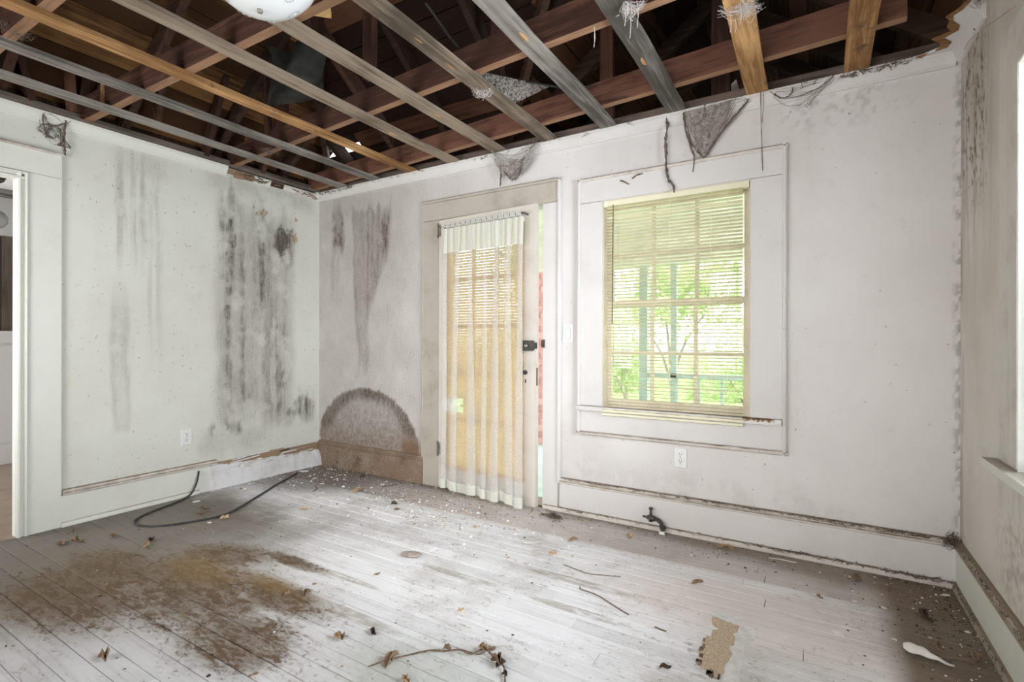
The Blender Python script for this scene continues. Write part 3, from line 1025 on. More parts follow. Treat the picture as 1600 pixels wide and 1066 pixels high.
def plane_boards(fz, along, u0, u1, w0, w1, mt, slope_dir, width=.14):
    """boards along one axis on plane fz; w runs up the slope (plan distance)"""
    du = width / math.sqrt(1 + SL * SL)
    w = w0
    while w < w1:
        wc = w + du / 2
        xy = (lambda t: (wc, t)) if along == 'y' else (lambda t: (t, wc))
        ts = np.arange(u0, u1, .05)
        on = [abs(env(*xy(t)) - fz(*xy(t))) < .02 for t in ts]
        i = 0
        while i < len(ts):
            if on[i]:
                j = i
                while j + 1 < len(ts) and on[j + 1]:
                    j += 1
                a, b = ts[i] - .02, ts[j] + .03
                hole = along == 'x' and abs(wc - .025) < .085 and a < .3
                if b - a > .12:
                    segs = [(a, .0), (.56, b)] if hole else [(a, b)]
                    for (p, q) in segs:
                        if q - p < .05:
                            continue
                        c = xy((p + q) / 2)
                        z = fz(*c) + .012 + random.uniform(0, .004)
                        half = du / 2 - .0022
                        if along == 'y':
                            MB().obox((c[0], c[1], z), (0, (q - p) / 2, 0), (half, 0, half * SL * slope_dir), Vector((-SL * slope_dir, 0, 1)).normalized() * .011).build('roof_board', mt, roof)
                        else:
                            MB().obox((c[0], c[1], z), ((q - p) / 2, 0, 0), (0, half, half * SL * slope_dir), Vector((0, -SL * slope_dir, 1)).normalized() * .011).build('roof_board', mt, roof)
                i = j + 1
            else:
                i += 1
        w += du


plane_boards(lambda x, y: 2.5 + SL * (x + .3), 'y', -3.9, .4, -.3, 2.3, 'board_amber', 1)
plane_boards(lambda x, y: 2.5 + SL * (.4 - y), 'x', -.3, 4.9, -2.0, .4, 'board_brown', -1)
plane_boards(lambda x, y: 2.5 + SL * (x - 1.7), 'y', -1.2, 2.25, 1.7, 3.3, 'board_brown_y', 1)
plane_boards(lambda x, y: 2.5 + SL * (4.9 - x), 'y', -3.9, 2.25, 2.3, 4.9, 'board_brown_y', -1)


def rafters(fz, along, pos, w0, w1):
    for p in pos:
        ts = np.arange(w0, w1, .05)
        xy = (lambda t: (t, p)) if along == 'x' else (lambda t: (p, t))
        on = [t for t in ts if abs(env(*xy(t)) - fz(*xy(t))) < .02]
        if len(on) < 4:
            continue
        a, b = xy(on[0]), xy(on[-1])
        MB().beam((*a, fz(*a) - .062), (*b, fz(*b) - .062), .045, .11).build('rafter', 'rafter', roof)


rafters(lambda x, y: 2.5 + SL * (x + .3), 'x', (-3.3, -2.7, -2.1, -1.5, -.9, -.32), -.25, 2.4)
rafters(lambda x, y: 2.5 + SL * (.4 - y), 'y', (.35, .95, 1.5, 2.1), -2.0, .38)
rafters(lambda x, y: 2.5 + SL * (x - 1.7), 'x', (-.4, .25, .85, 1.5), 1.75, 3.3)
rafters(lambda x, y: 2.5 + SL * (4.9 - x), 'x', (-2.1, -1.4, -.75, -.2, .38, .95, 1.5), 3.3, 4.88)
MB().beam((-.25, .36, 2.46), (1.85, -1.74, 4.06), .04, .14).build('hip_rafter', 'rafter', roof)
MB().beam((1.9, .2, 2.63), (3.3, -1.2, 3.66), .04, .14).build('valley_rafter', 'rafter', roof)
MB().beam((3.3, -1.2, 3.6), (3.3, 2.25, 3.6), .04, .14).build('ridge_board', 'rafter', roof)
# struts and posts standing on the plates and joists
for (x, y, w, z0) in ((2.752, .06, .085, 2.535), (3.44, .06, .10, 2.535), (1.17, -.93, .075, 2.63), (1.72, -1.0, .07, 2.63), (.72, -.86, .06, 2.63), (2.3, -.55, .07, 2.63)):
    MB().box(x - w / 2, x + w / 2, y - .022, y + .022, z0, env(x, y) - .02).build('strut', 'post', roof)
for (p, q) in (((.0, -1.80, 2.53), (.10, -1.86, 3.0)), ((-.03, -1.98, 2.53), (.02, -2.06, 2.80)), ((.02, -1.77, 2.53), (.12, -1.70, 3.25)), ((-.02, -1.69, 2.53), (.06, -1.63, 3.1)), ((-.03, -1.0, 2.53), (.35, -1.06, 3.0)), ((-.03, -.55, 2.53), (.30, -.60, 2.92)), ((.15, -1.40, 2.60), (.55, -1.52, 3.1))):
    MB().beam(p, q, .07, .035, (0, 1, 0)).build('strut', 'post', roof)
for (p, q) in (((.3, -1.74, 2.52), (.3, -1.74, 2.70)), ((.22, -.81, 2.52), (.22, -.81, 2.72)), ((.55, -.86, 2.6), (.5, -.86, 3.02))):
    MB().beam(p, q, .05, .03, (0, 1, 0)).build('strut', 'strip_orange' if p[0] == .3 else 'post', roof)
# eave boards close the attic
eb = MB()
eb.box(-.11, 1.75, .46, .52, 2.1, 2.50).box(4.98, 5.06, -4.6, 2.35, 2.1, 2.50).box(-.5, 5.05, -4.62, -4.55, 2.1, 2.55)
eb.build('eave_board', 'porch_ceiling', roof)
ge = MB()
ge.add([(1.6, 2.26, 2.42), (5.0, 2.26, 2.42), (3.3, 2.26, 3.72), (1.6, 2.30, 2.42), (5.0, 2.30, 2.42), (3.3, 2.30, 3.72)], [(0, 1, 2), (3, 5, 4), (0, 3, 4, 1), (1, 4, 5, 2), (2, 5, 3, 0)])
ge.build('gable_end', 'porch_ceiling', roof)
# soffit outside the walls
MB().box(L + .11, 5.0, -4.6, 0.11, 2.40, 2.42).box(-.5, L + .1, -4.6, YF - .11, 2.40, 2.42).box(-.11, 1.70, .11, .5, 2.40, 2.42).build('soffit', 'porch_ceiling', roof)

# ------------------------------------------------------------------ back wall: door
door = empty('door_1', (0, 0, 0), **S)


def board(parent, name, x0, x1, z0, z1, t=.020, mt='trim', y=0.0, **kw):
    e = .003
    m = MB()
    m.add([(x0, y, z0), (x1, y, z0), (x1, y, z1), (x0, y, z1), (x0, y - t + e, z0), (x1, y - t + e, z0), (x1, y - t + e, z1), (x0, y - t + e, z1),
           (x0 + e, y - t, z0 + e), (x1 - e, y - t, z0 + e), (x1 - e, y - t, z1 - e), (x0 + e, y - t, z1 - e)],
          [(0, 1, 2, 3), (11, 10, 9, 8)] + [(i, 4 + i, 4 + (i + 1) % 4, (i + 1) % 4) for i in range(4)] + [(4 + i, 8 + i, 8 + (i + 1) % 4, 4 + (i + 1) % 4) for i in range(4)])
    return m.build(name, mt, parent, **kw)


board(door, 'casing', 1.262, DX0 - .004, .0, 2.062, .016, 'casing_dirty')
board(door, 'casing', DX1 + .002, 2.437, .0, 2.062, .018, 'trim')
board(door, 'casing', 1.262, 2.437, 2.064, 2.20, .018, 'casing_dirty', label='grimy head board of the door casing')
band = [(0, 0), (0, -.024), (.006, -.030), (.014, -.030), (.022, -.022), (.024, 0)]
MB().prism([(2.436 + a, b) for a, b in band], 'z', .19, 2.222).build('casing_bead', 'trim', door)
MB().prism([(b, 2.200 + a) for a, b in band], 'x', 1.25, 2.459).build('casing_bead', 'casing_dirty', door)
MB().prism([(1.264 - a, b * .6) for a, b in band], 'z', .19, 2.2).build('casing_bead', 'casing_dirty', door)
m = MB()
m.box(DX0 - .008, DX0 + .003, -.004, .13, .0, DZ)
m.build('jamb', 'casing_dirty', door)
MB().box(DX1 - .002, DX1 + .008, -.004, .13, .0, DZ).build('jamb', 'trim', door)
MB().box(DX0 - .008, DX1 + .008, -.004, .13, DZ - .003, DZ + .010).build('jamb', 'trim', door)
MB().box(DX1 - .014, DX1 - .001, .055, .075, .0, DZ).build('door_stop', 'trim', door)
MB().box(DX0, DX1, .0, .16, -.018, .010).build('threshold', 'base_brown', door)
# strike plate on the right jamb
m = MB()
m.box(DX1 + .002, DX1 + .020, -.0215, -.018, 1.085, 1.140).box(DX1 - .006, DX1 + .003, -.024, -.010, 1.090, 1.135)
m.build('strike_plate', 'metal_dark', door)

HX, HY, TH = 1.432, .010, math.radians(-3.4)       # hinge line and opening angle (free edge into the room)
leaf = empty('door_2', (HX, HY, 0), (0, 0, TH), kind='structure')
DWd, DT = .876, .036        # leaf width and thickness; local x along the leaf, local y = -DT..0
Zb, Zt = .016, 2.052
GX0, GX1, GZ0, GZ1 = .120, DWd - .125, .205, 1.925


def lbox(name, x0, x1, z0, z1, y0=-DT, y1=0.0, mt='door', parent=leaf, **kw):
    return MB().box(x0, x1, y0, y1, z0, z1).build(name, mt, parent, **kw)


lbox('stile', 0, GX0, Zb, Zt)
lbox('stile', GX1, DWd, Zb, Zt)
lbox('rail', GX0, GX1, GZ1, Zt)
lbox('rail', GX0, GX1, Zb, GZ0)
for k in range(1, 5):
    z = GZ0 + (GZ1 - GZ0) * k / 5
    lbox('muntin', GX0, GX1, z - .011, z + .011, -DT + .006, -.006)
for k in range(1, 3):
    x = GX0 + (GX1 - GX0) * k / 3
    lbox('muntin', x - .010, x + .010, GZ0, GZ1, -DT + .0065, -.0065)
for i in range(3):
    for k in range(5):
        x0, x1 = GX0 + (GX1 - GX0) * i / 3, GX0 + (GX1 - GX0) * (i + 1) / 3
        z0, z1 = GZ0 + (GZ1 - GZ0) * k / 5, GZ0 + (GZ1 - GZ0) * (k + 1) / 5
        lbox('pane', x0 + .010, x1 - .010, z0 + .011, z1 - .011, -.020, -.016, 'glass')
for z in (1.975, .303):
    m = MB()
    m.tube([(-.006, -DT - .006, z - .05), (-.006, -DT - .006, z + .05)], .0065, 8)
    for q in (-.052, .052):
        m.lathe([(0, 0), (.008, .0), (.008, .006), (0, .010)], (-.006, -DT - .006, z + q - .003), 8)
    m.box(-.004, .020, -DT - .003, -DT, z - .045, z + .045)
    m.build('hinge', 'metal', leaf)
# rim lock case, key plate
m = MB()
m.box(DWd - .098, DWd - .012, -DT - .022, -DT, 1.070, 1.128).box(DWd - .012, DWd + .004, -DT - .020, -DT + .012, 1.078, 1.120).box(DWd - .104, DWd - .006, -DT - .026, -DT - .022, 1.064, 1.070).box(DWd - .104, DWd - .006, -DT - .026, -DT - .022, 1.128, 1.134)
lk = m.build('rim_lock', 'metal_dark', leaf, label='dark iron rim lock on the door edge')
MB().lathe([(0, 0), (.012, 0), (.014, .010), (.009, .016), (0, .016)], (DWd - .060, -DT - .022, 1.099), 14, (0, -1, 0)).build('lock_knob', 'metal', lk)
m = MB()
pl = [(DWd - .078 + .021 * math.cos(a) * (1 if abs(math.sin(a)) < .8 else .7), .885 + .092 * math.sin(a)) for a in [2 * math.pi * q / 20 for q in range(20)]]
m.add([(a, -DT - .004, b) for a, b in pl] + [(a, -DT, b) for a, b in pl], [tuple(range(20)), tuple(range(20, 40))[::-1]] + [(i, 20 + i, 20 + (i + 1) % 20, (i + 1) % 20) for i in range(20)])
ep = m.build('key_plate', 'door', leaf)
MB().lathe([(0, 0), (.016, 0), (.016, .012), (.010, .014), (.010, .024), (0, .026)], (DWd - .078, -DT - .004, .918), 14, (0, -1, 0)).build('spindle_boss', 'metal_dark', ep)
MB().box(DWd - .083, DWd - .073, -DT - .0052, -DT - .0038, .846, .870).build('keyhole', 'slot', ep)
MB().box(DWd - .001, DWd + .001, -DT + .010, -DT + .024, .83, .95).build('edge_latch', 'metal_dark', leaf)

# yellowed mini blind on the door (between glass and curtain)
db = empty('door_blind', (HX, HY, 0), (0, 0, TH), label='yellowed slat blind glowing behind the sheer door curtain', category='blind')
MB().box(.085, GX1 + .035, -DT - .026, -DT - .002, 1.945, 1.972).build('head_rail', 'blind_rail', db)
MB().box(.085, GX1 + .035, -DT - .022, -DT - .004, .176, .190).build('bottom_rail', 'blind_amber', db)
slat = MB()
a = math.radians(52)
hw = .0125
slat.add([(.0, -hw * math.cos(a), -hw * math.sin(a)), (1, -hw * math.cos(a), -hw * math.sin(a)), (1, 0, .0018), (0, 0, .0018), (1, hw * math.cos(a), hw * math.sin(a)), (0, hw * math.cos(a), hw * math.sin(a))],
         [(0, 1, 2, 3), (3, 2, 4, 5)])
sme = slat.mesh('slat', 'blind_amber')
z = .200
while z < 1.94:
    x0 = .088
    if .600 < z < .70:
        x0 = .088 + .155 + random.uniform(-.02, .02)
    o = put('slat', sme, db, (x0, -DT - .013, z))
    o.scale = (GX1 + .032 - x0, 1, 1)
    z += .0205
for x in (.16, .40, .64):
    MB().tube([(x, -DT - .027, .185), (x, -DT - .027, 1.95)], .0011, 4).build('ladder_cord', 'blind_rail', db)

# sheer curtain on a rod, gathered at the top
cu = empty('door_curtain', (HX, HY, 0), (0, 0, TH), label='white sheer pleated curtain gathered on a rod over the back door', category='curtain')
CX0, CX1 = .088, .800
m = MB()
m.tube([(CX0 - .012, -DT - .002, 1.985), (CX0 - .012, -DT - .050, 1.988), (CX0, -DT - .056, 1.989), (CX1, -DT - .056, 1.989), (CX1 + .014, -DT - .050, 1.988), (CX1 + .014, -DT - .002, 1.985)], .0055, 8)
m.build('curtain_rod', 'metal_dark', cu)
BT = [(0, .05), (.17, .225), (.355, .40), (.53, .585), (.655, .71), (.80, .87), (.95, 1.0)]      # gathered folds at the rod
BB = [(0, .07), (.12, .215), (.32, .45), (.515, .58), (.64, .74), (.80, .90), (.905, 1.0)]        # and at the hem
NS = 300


def plan(t):
    """plan line of the cloth at height t: flat sheer spans between folds laid three layers deep"""
    k = float(sst(np.array(t), .0, .9))
    pts = []
    d = .010 + .012 * k
    for i, ((a, b), (c, e)) in enumerate(zip(BT, BB)):
        l, r = a + (c - a) * k, b + (e - b) * k
        w = r - l
        pts += [(l - .004, .006), (l + .45 * w, -d * .8), (r - .01 * w, -d * .75), (r + .02, -d * .1), (r - .25 * w, .000), (l + .35 * w, .001), (l + .12 * w, .006), (l + .4 * w, .010), (r, .008)]
    P = [Vector((x * (CX1 - CX0) + CX0, y, 0)) for x, y in pts]
    c = spline(P, 5)
    q = np.array([(v.x, v.y) for v in c])
    ar = np.concatenate([[0], np.cumsum(np.hypot(*np.diff(q, axis=0).T))])
    u = np.linspace(0, ar[-1], NS + 1)
    return np.interp(u, ar, q[:, 0]), np.interp(u, ar, q[:, 1])


PLAN = [plan(i / 60) for i in range(61)]


def drape(s_, t):
    """s_ along the cloth 0..1, t down 0..1 from the rod"""
    f = min(max(t, 0), 1) * 60
    i = min(int(f), 59)
    f -= i
    j = int(round(s_ * NS))
    x = PLAN[i][0][j] * (1 - f) + PLAN[i + 1][0][j] * f
    y = PLAN[i][1][j] * (1 - f) + PLAN[i + 1][1][j] * f
    k = float(sst(np.array(t), .0, .25))
    ph = s_ * 2 * math.pi
    y = y * (.35 + .65 * k) + .0035 * math.sin(ph * 31 + math.sin(ph * 5)) * (1 - .75 * k)
    x += .006 * math.sin(3 * t + ph * 2) * k - .014 * t * (1 - (x - CX0) / (CX1 - CX0))
    if .62 < s_ < .74 and t > .74:
        y -= .014 * math.sin((s_ - .62) / .12 * math.pi) * math.sin((t - .74) / .26 * math.pi)
    zb = .034 + .008 * math.sin(ph * 3.1) - .014 * s_
    return Vector((x, -DT - .058 + y - .008 * k, 1.965 + (zb - 1.965) * t))


MB().grid(drape, NS, 60).build('sheer_cloth', 'sheer', cu, True)
hd = MB()
hd.grid(lambda s, t: drape(s, t * .095) + Vector((0, -.0025, 0)), NS, 8)
hd.build('rod_pocket_header', 'sheer_header', cu, True)
hm = MB()
hm.grid(lambda s, t: drape(s, .965 + t * .035) + Vector((0, -.0022, 0)), NS, 3)
hm.build('hem', 'sheer_header', cu, True)
rf = MB()
for i in range(44):
    x = CX0 + (CX1 - CX0) * (i + .5) / 44
    rf.grid(lambda a, b: (x + .0065 * (a - .5) * 2, -DT - .056 - .010 * math.sin(math.pi * b * 1.0) * (.7 + .3 * math.sin(i * 2.1)) - .002, 1.972 + .036 * b + .003 * math.sin(i * 1.7)), 3, 5)
rf.build('ruffle', 'sheer_header', cu, True)

# ------------------------------------------------------------------ back wall: window
win = empty('window_1', (0, 0, 0), **S)
FX0, FX1 = 2.5765, 3.782
board(win, 'casing', FX0 + .022, WX0, WZ0 + .01, WZ1 + .002, .018, 'trim')
board(win, 'casing', WX1, FX1 - .022, WZ0 + .01, WZ1 + .002, .018, 'trim')
board(win, 'casing', FX0 + .022, FX1 - .022, WZ1 + .004, 2.160, .018, 'trim')
board(win, 'apron', FX0 + .022, FX1 - .022, .547, .682, .016, 'trim')
MB().prism([(FX0 + .024 - a, b) for a, b in band], 'z', .527, 2.1805).build('casing_bead', 'trim', win)
MB().prism([(FX1 - .024 + a, b) for a, b in band], 'z', .527, 2.1805).build('casing_bead', 'trim', win)
MB().prism([(b, 2.158 + a) for a, b in band], 'x', FX0, FX1).build('casing_bead', 'moulding', win)
MB().prism([(b, .548 - a) for a, b in band], 'x', FX0, FX1).build('casing_bead', 'moulding', win)
MB().prism([(.0, .682), (-.040, .682), (-.046, .690), (-.046, .708), (-.042, .714), (.0, .714)], 'x', FX0 + .008, 3.565).build('stool', 'trim', win)
m = MB()
N = 26
for i in range(N + 1):
    x = 3.565 + (3.757 - 3.565) * i / N
    d = .012 * vnoise(np.array(x * 60), np.array(.3), 5) * (1 if i < N - 4 else .2)
    m.v += [(x, 0, .682), (x, -.040, .682 + .3 * d), (x, -.046 + d, .697), (x, -.040 + d * 1.5, .714 - d * .8), (x, 0, .714)]
for i in range(N):
    for k in range(5):
        m.f.append((i * 5 + k, i * 5 + (k + 1) % 5, i * 5 + 5 + (k + 1) % 5, i * 5 + 5 + k))
m.f += [(4, 3, 2, 1, 0), tuple(N * 5 + k for k in range(5))]
_t = NT('peeling_stool_paint')
_f = _t.noise(_t.pos(), 55, 5, .7)
_x, _y, _z = _t.sep(_t.pos())
_k = _t.rng(_t.math('ADD', _f, _t.math('MULTIPLY', _t.math('SUBTRACT', _z, .70), 14.0)), .52, .58)
_k = _t.math('MULTIPLY', _k, _t.rng(_x, 3.735, 3.70))
MT['stool_peel'] = _t.done(_t.bsdf(_t.mix(_k, (.72, .70, .68), (.22, .105, .045)), .8, _f, .4))
m.build('stool', 'stool_peel', win, label='stool end with paint peeled to brown wood')
for x in (WX0 - .007, WX1 - .003):
    MB().box(x, x + .010, -.003, .125, WZ0, WZ1).build('jamb', 'sash', win)
MB().box(WX0 - .01, WX1 + .01, -.003, .125, WZ1 - .003, WZ1 + .010).build('jamb', 'sash', win)
MB().box(WX0 - .01, WX1 + .01, -.0, .14, WZ0 - .020, WZ0 + .004).build('sill', 'sash', win)
for x in (WX0, WX1 - .012):
    MB().box(x, x + .012, .030, .044, WZ0, WZ1).build('stop_bead', 'sash', win)


def sash(name, parent, P, u0, u1, z0, z1, d0, d1, cols, rows, st=.038, top=.038, bot=.045, mt='sash', mun=.011):
    """P(u0,u1,d0,d1,z0,z1) gives box limits; sash with stiles, rails, muntins and separate panes"""
    def part(nm, ua, ub, za, zb, da=d0, db=d1, mat=mt):
        return MB().box(*P(ua, ub, da, db, za, zb)).build(nm, mat, so)
    so = MB().box(*P(u0, u0 + st, d0, d1, z0, z1)).build(name, mt, parent)
    part('stile', u1 - st, u1, z0, z1)
    part('rail', u0 + st, u1 - st, z1 - top, z1)
    part('rail', u0 + st, u1 - st, z0, z0 + bot)
    a0, a1, b0, b1 = u0 + st, u1 - st, z0 + bot, z1 - top
    e = (d1 - d0) * .2
    for k in range(1, cols):
        u = a0 + (a1 - a0) * k / cols
        part('muntin', u - mun, u + mun, b0, b1, d0 + e, d1 - e)
    for k in range(1, rows):
        zz = b0 + (b1 - b0) * k / rows
        part('muntin', a0, a1, zz - mun, zz + mun, d0 + e * 1.1, d1 - e * 1.1)
    dm = (d0 + d1) / 2
    for i in range(cols):
        for k in range(rows):
            part('pane', a0 + (a1 - a0) * i / cols + mun, a0 + (a1 - a0) * (i + 1) / cols - mun, b0 + (b1 - b0) * k / rows + mun, b0 + (b1 - b0) * (k + 1) / rows - mun, dm - .0015, dm + .0015, 'glass')


PB = lambda ua, ub, da, db, za, zb: (ua, ub, da, db, za, zb)
sash('sash', win, PB, WX0 + .002, WX1 - .002, 1.350, WZ1 - .002, .080, .112, 3, 2, bot=.030)
sash('sash', win, PB, WX0 + .002, WX1 - .002, WZ0 + .004, 1.385, .046, .078, 3, 2, top=.034, bot=.052)

# cream mini blind in the window, let right down
wb = empty('window_blind', (0, 0, 0), label='cream slatted mini blind lowered over the back window', category='blind')
BX0, BX1 = WX0 + .026, WX1 - .046
MB().box(BX0 - .014, WX1 - .006, -.004, .026, WZ1 - .034, WZ1 - .004).build('head_rail', 'blind_rail', wb)
for x in (BX0 - .020, WX1 - .036):
    MB().box(x, x + .030, -.008, .024, WZ1 - .038, WZ1 - .002).build('bracket', 'blind_rail', wb)
MB().prism([(-.052, .690), (-.046, .684), (-.030, .684), (-.024, .690), (-.024, .700), (-.030, .706), (-.046, .706), (-.052, .700)], 'x', BX0 - .010, 3.575).build('bottom_rail', 'blind_rail', wb)
MB().prism([(-.050, .668), (-.034, .664), (-.030, .676), (-.048, .680)], 'x', BX0 - .010, 3.57).build('fallen_slat', 'blind_rail', wb)
sl = MB()
a = math.radians(-15)
hw = .0125
c_, s_ = math.cos(a), math.sin(a)
pts = []
for q in (-1, -.4, .4, 1):
    pts.append((q * hw * c_ - .0016 * (1 - q * q) * s_, q * hw * s_ + .0016 * (1 - q * q) * c_))
for y, zz in pts:
    sl.v += [(0, y, zz), (1, y, zz)]
sl.f = [(2 * i, 2 * i + 1, 2 * i + 3, 2 * i + 2) for i in range(3)]
sme = sl.mesh('slat', 'blind_cream')
z, k = .728, 0
while z < WZ1 - .04:
    o = put('slat', sme, wb, (BX0 - .006, .010, z), (random.uniform(-.05, .05), random.uniform(-.0012, .0012), 0))
    o.scale = (BX1 + .012 - BX0, 1, 1)
    if random.random() < .05:
        o.rotation_euler[0] += random.uniform(-.35, .2)
    z += .0204
    k += 1
for x in (BX0 + .09, (BX0 + BX1) / 2, BX1 - .16, BX1 - .07):
    MB().tube([(x, -.004, .70), (x, -.004, WZ1 - .03)], .0010, 4).build('ladder_cord', 'blind_rail', wb)
MB().tube([(BX0 + .045, -.012, WZ1 - .03), (BX0 + .043, -.014, 1.6), (BX0 + .040, -.013, 1.24)], .0028, 6).build('tilt_wand', 'metal_dark', wb)
for (x, z) in ((BX0 + .09, .676), ((BX0 + BX1) / 2, .670), (BX1 - .16, .668)):
    MB().tube([(x, -.030, .70), (x - .004, -.056, .694), (x - .003, -.054, .676), (x + .006, -.050, .664), (x + .010, -.048, .674)], .0012, 5).build('cord_end', 'blind_rail', wb)

# ------------------------------------------------------------------ right wall: window at the frame edge
w2 = empty('window_2', (0, 0, 0), **S)


def rboard(name, y0, y1, z0, z1, t=.020, mt='trim_r', x=L):
    MB().box(x - t, x, y0, y1, z0, z1).build(name, mt, w2)


rboard('casing', RY1, -.60, RZ0 + .01, 2.20, .007)
rboard('casing', RY0 - .17, RY0, RZ0 + .01, 2.20)
rboard('casing', RY0, RY1, RZ1, 2.20, .007)
rboard('apron', RY0 - .18, -.60, .545, .672, .010)
MB().box(L - .045, L + .02, RY0 - .22, -.555, .676, .706).build('stool', 'trim_l', w2)
MB().box(L - .004, L + .13, RY1 - .003, RY1 + .008, RZ0, RZ1).build('jamb', 'trim_l', w2)
MB().box(L - .004, L + .13, RY0 - .008, RY0 + .003, RZ0, RZ1).build('jamb', 'trim_l', w2)
MB().box(L - .004, L + .13, RY0 - .01, RY1 + .01, RZ1 - .003, RZ1 + .010).build('jamb', 'trim_l', w2)
MB().box(L - .0, L + .16, RY0 - .01, RY1 + .01, RZ0 - .025, RZ0 + .002).build('sill', 'trim_l', w2)
PR = lambda ua, ub, da, db, za, zb: (L + da, L + db, ua, ub, za, zb)
sash('sash', w2, PR, RY0 + .002, RY1 - .002, 1.360, RZ1 - .002, .082, .114, 3, 2, mt='trim_l')
sash('sash', w2, PR, RY0 + .002, RY1 - .002, RZ0 + .004, 1.392, .048, .080, 3, 2, mt='trim_l')
# front wall windows behind the camera
for k, (x0, x1) in enumerate(((.6, 1.7), (2.65, 3.75))):
    wk = empty('window_%d' % (k + 3), (0, 0, 0), **S)
    PFW = lambda ua, ub, da, db, za, zb: (ua, ub, YF - db, YF - da, za, zb)
    for (a, b, c, d) in ((x0 - .13, x0, .58, 2.24), (x1, x1 + .13, .58, 2.24), (x0, x1, 2.1, 2.24), (x0, x1, .58, .7)):
        MB().box(a, b, YF, YF + .02, c, d).build('casing', 'trim', wk)
    sash('sash', wk, PFW, x0 + .002, x1 - .002, 1.39, 2.098, .07, .10, 3, 2)
    sash('sash', wk, PFW, x0 + .002, x1 - .002, .702, 1.42, .04, .07, 3, 2)

# ------------------------------------------------------------------ left wall: opening to the next room
d3 = empty('door_3', (0, 0, 0), **S)
MB().box(.0, .018, -2.004, -1.853, 0, 2.098).build('casing', 'trim_l', d3)
MB().box(.0, .018, -3.10, -1.853, 2.100, 2.236).build('casing', 'trim_l', d3)
MB().prism([(0, 2.236), (.030, 2.236), (.034, 2.243), (.028, 2.254), (0, 2.258)], 'y', -3.12, -1.846).build('casing_bead', 'moulding', d3)
fr = [(.0, -2.004), (.026, -2.004), (.030, -2.010), (.026, -2.016), (.012, -2.020), (.012, -2.028), (.022, -2.032), (.026, -2.038), (.022, -2.046), (.008, -2.055), (-.036, -2.055), (-.036, -2.062), (0, -2.062)]
MB().prism(fr[:11] + [(-.036, -2.0)], 'z', 0, 2.094).build('frame', 'trim_l', d3)
hd_ = [(.0, 2.096), (.026, 2.096), (.030, 2.090), (.026, 2.084), (.012, 2.080), (.012, 2.072), (.022, 2.068), (.026, 2.062), (.022, 2.054), (.008, 2.048), (-.034, 2.048), (-.034, 2.096)]
MB().prism(hd_, 'y', -2.99, -2.010).build('frame', 'trim_l', d3)
MB().box(-.11, .02, -3.01, -2.97, 0, 2.09).build('frame', 'trim_l', d3)
MB().box(-.12, .012, -2.98, -2.04, -.020, .008).build('threshold', 'far_floor', d3)

# next room, as far as the doorway lets one see
MB().box(-3.2, -.11, YF - .11, .6, -.08, -.004).build('floor_2', 'far_floor', None, **S)
MB().box(-2.52, -2.40, -2.4, .6, 0, 1.10).box(-2.52, -2.40, -.9, .6, 1.1, 2.5).box(-2.52, -2.40, -2.4, .6, 2.08, 2.5).build('wall_far', 'far_white', None, **S)
MB().box(-2.55, -2.35, -2.4, -.9, 1.10, 1.21).build('trim_4', 'far_white', None, **S)
MB().prism(base_profile(1, -2.40), 'y', -2.4, .6).build('baseboard_far', 'far_white', None, **S)
fp = empty('wall_panelling', (0, 0, 0), **S)
for i in range(14):
    y = -2.4 + i * .11
    MB().box(-2.50, -2.47 + .012 * (i % 3), y + .002, y + .108, 1.21, 2.50).build('panel', 'panel_dark', fp)
MB().box(-3.2, -2.52, YF, -2.4, 0, 2.5).box(-3.2, -.11, .5, .6, 0, 2.5).box(-3.2, -2.4, YF - .11, YF, 0, 2.5).box(-.7, -.11, YF - .11, YF, 0, 2.5).box(-2.4, -.7, YF - .11, YF, 2.1, 2.5).build('wall_next_room', 'far_white', None, **S)
c2 = MB().box(-3.2, -.11, YF - .1, .6, 2.56, 2.60).build('ceiling_2', 'board_brown', None, **S)
for i in range(9):
    y = -3.7 + i * .46
    MB().box(-3.2, -.11, y, y + .045, 2.42, 2.56).build('ceiling_joist', 'rafter', c2)
for i in range(5):
    x = -2.9 + i * .6
    MB().box(x, x + .09, YF, .5, 2.40, 2.42).build('furring_strip', 'strip_grey', c2)
m = MB()
m.grid(lambda a, b: (-1.75 + .5 * a, -1.75 + .34 * b, 2.36 - .10 * a * b + .02 * math.sin(9 * a)), 5, 4)
m.build('hanging_board', 'plasterboard', c2, label='torn pale board drooping from the ceiling')
fl_ = empty('far_ceiling_lamp', (-2.05, -1.72, 0), label='white globe lamp hanging in the next room beyond the doorway', category='lamp')
MB().lathe([(.0, 2.06), (.06, 2.064), (.115, 2.09), (.140, 2.13), (.140, 2.17), (.115, 2.21), (.06, 2.235), (.04, 2.24)], (0, 0, 0), 28).build('globe', 'shade', fl_, True)
MB().lathe([(.05, 2.235), (.05, 2.262), (.012, 2.27), (.012, 2.40), (0, 2.40)], (0, 0, 0), 16).build('stem', 'metal', fl_, True)
m = MB()
m.tube([(-2.02, -1.79, 2.42), (-2.02, -1.79, 2.10)], .002, 5)
pc = m.build('lamp_pull_cord', 'cable', None, label='thin pull cord with an amber knob beside the far globe lamp', category='cord')
MB().lathe([(0, 2.02), (.014, 2.025), (.020, 2.045), (.012, 2.085), (.004, 2.10), (0, 2.10)], (-2.02, -1.79, 0), 12).build('pull_knob', 'bulb', pc, True)

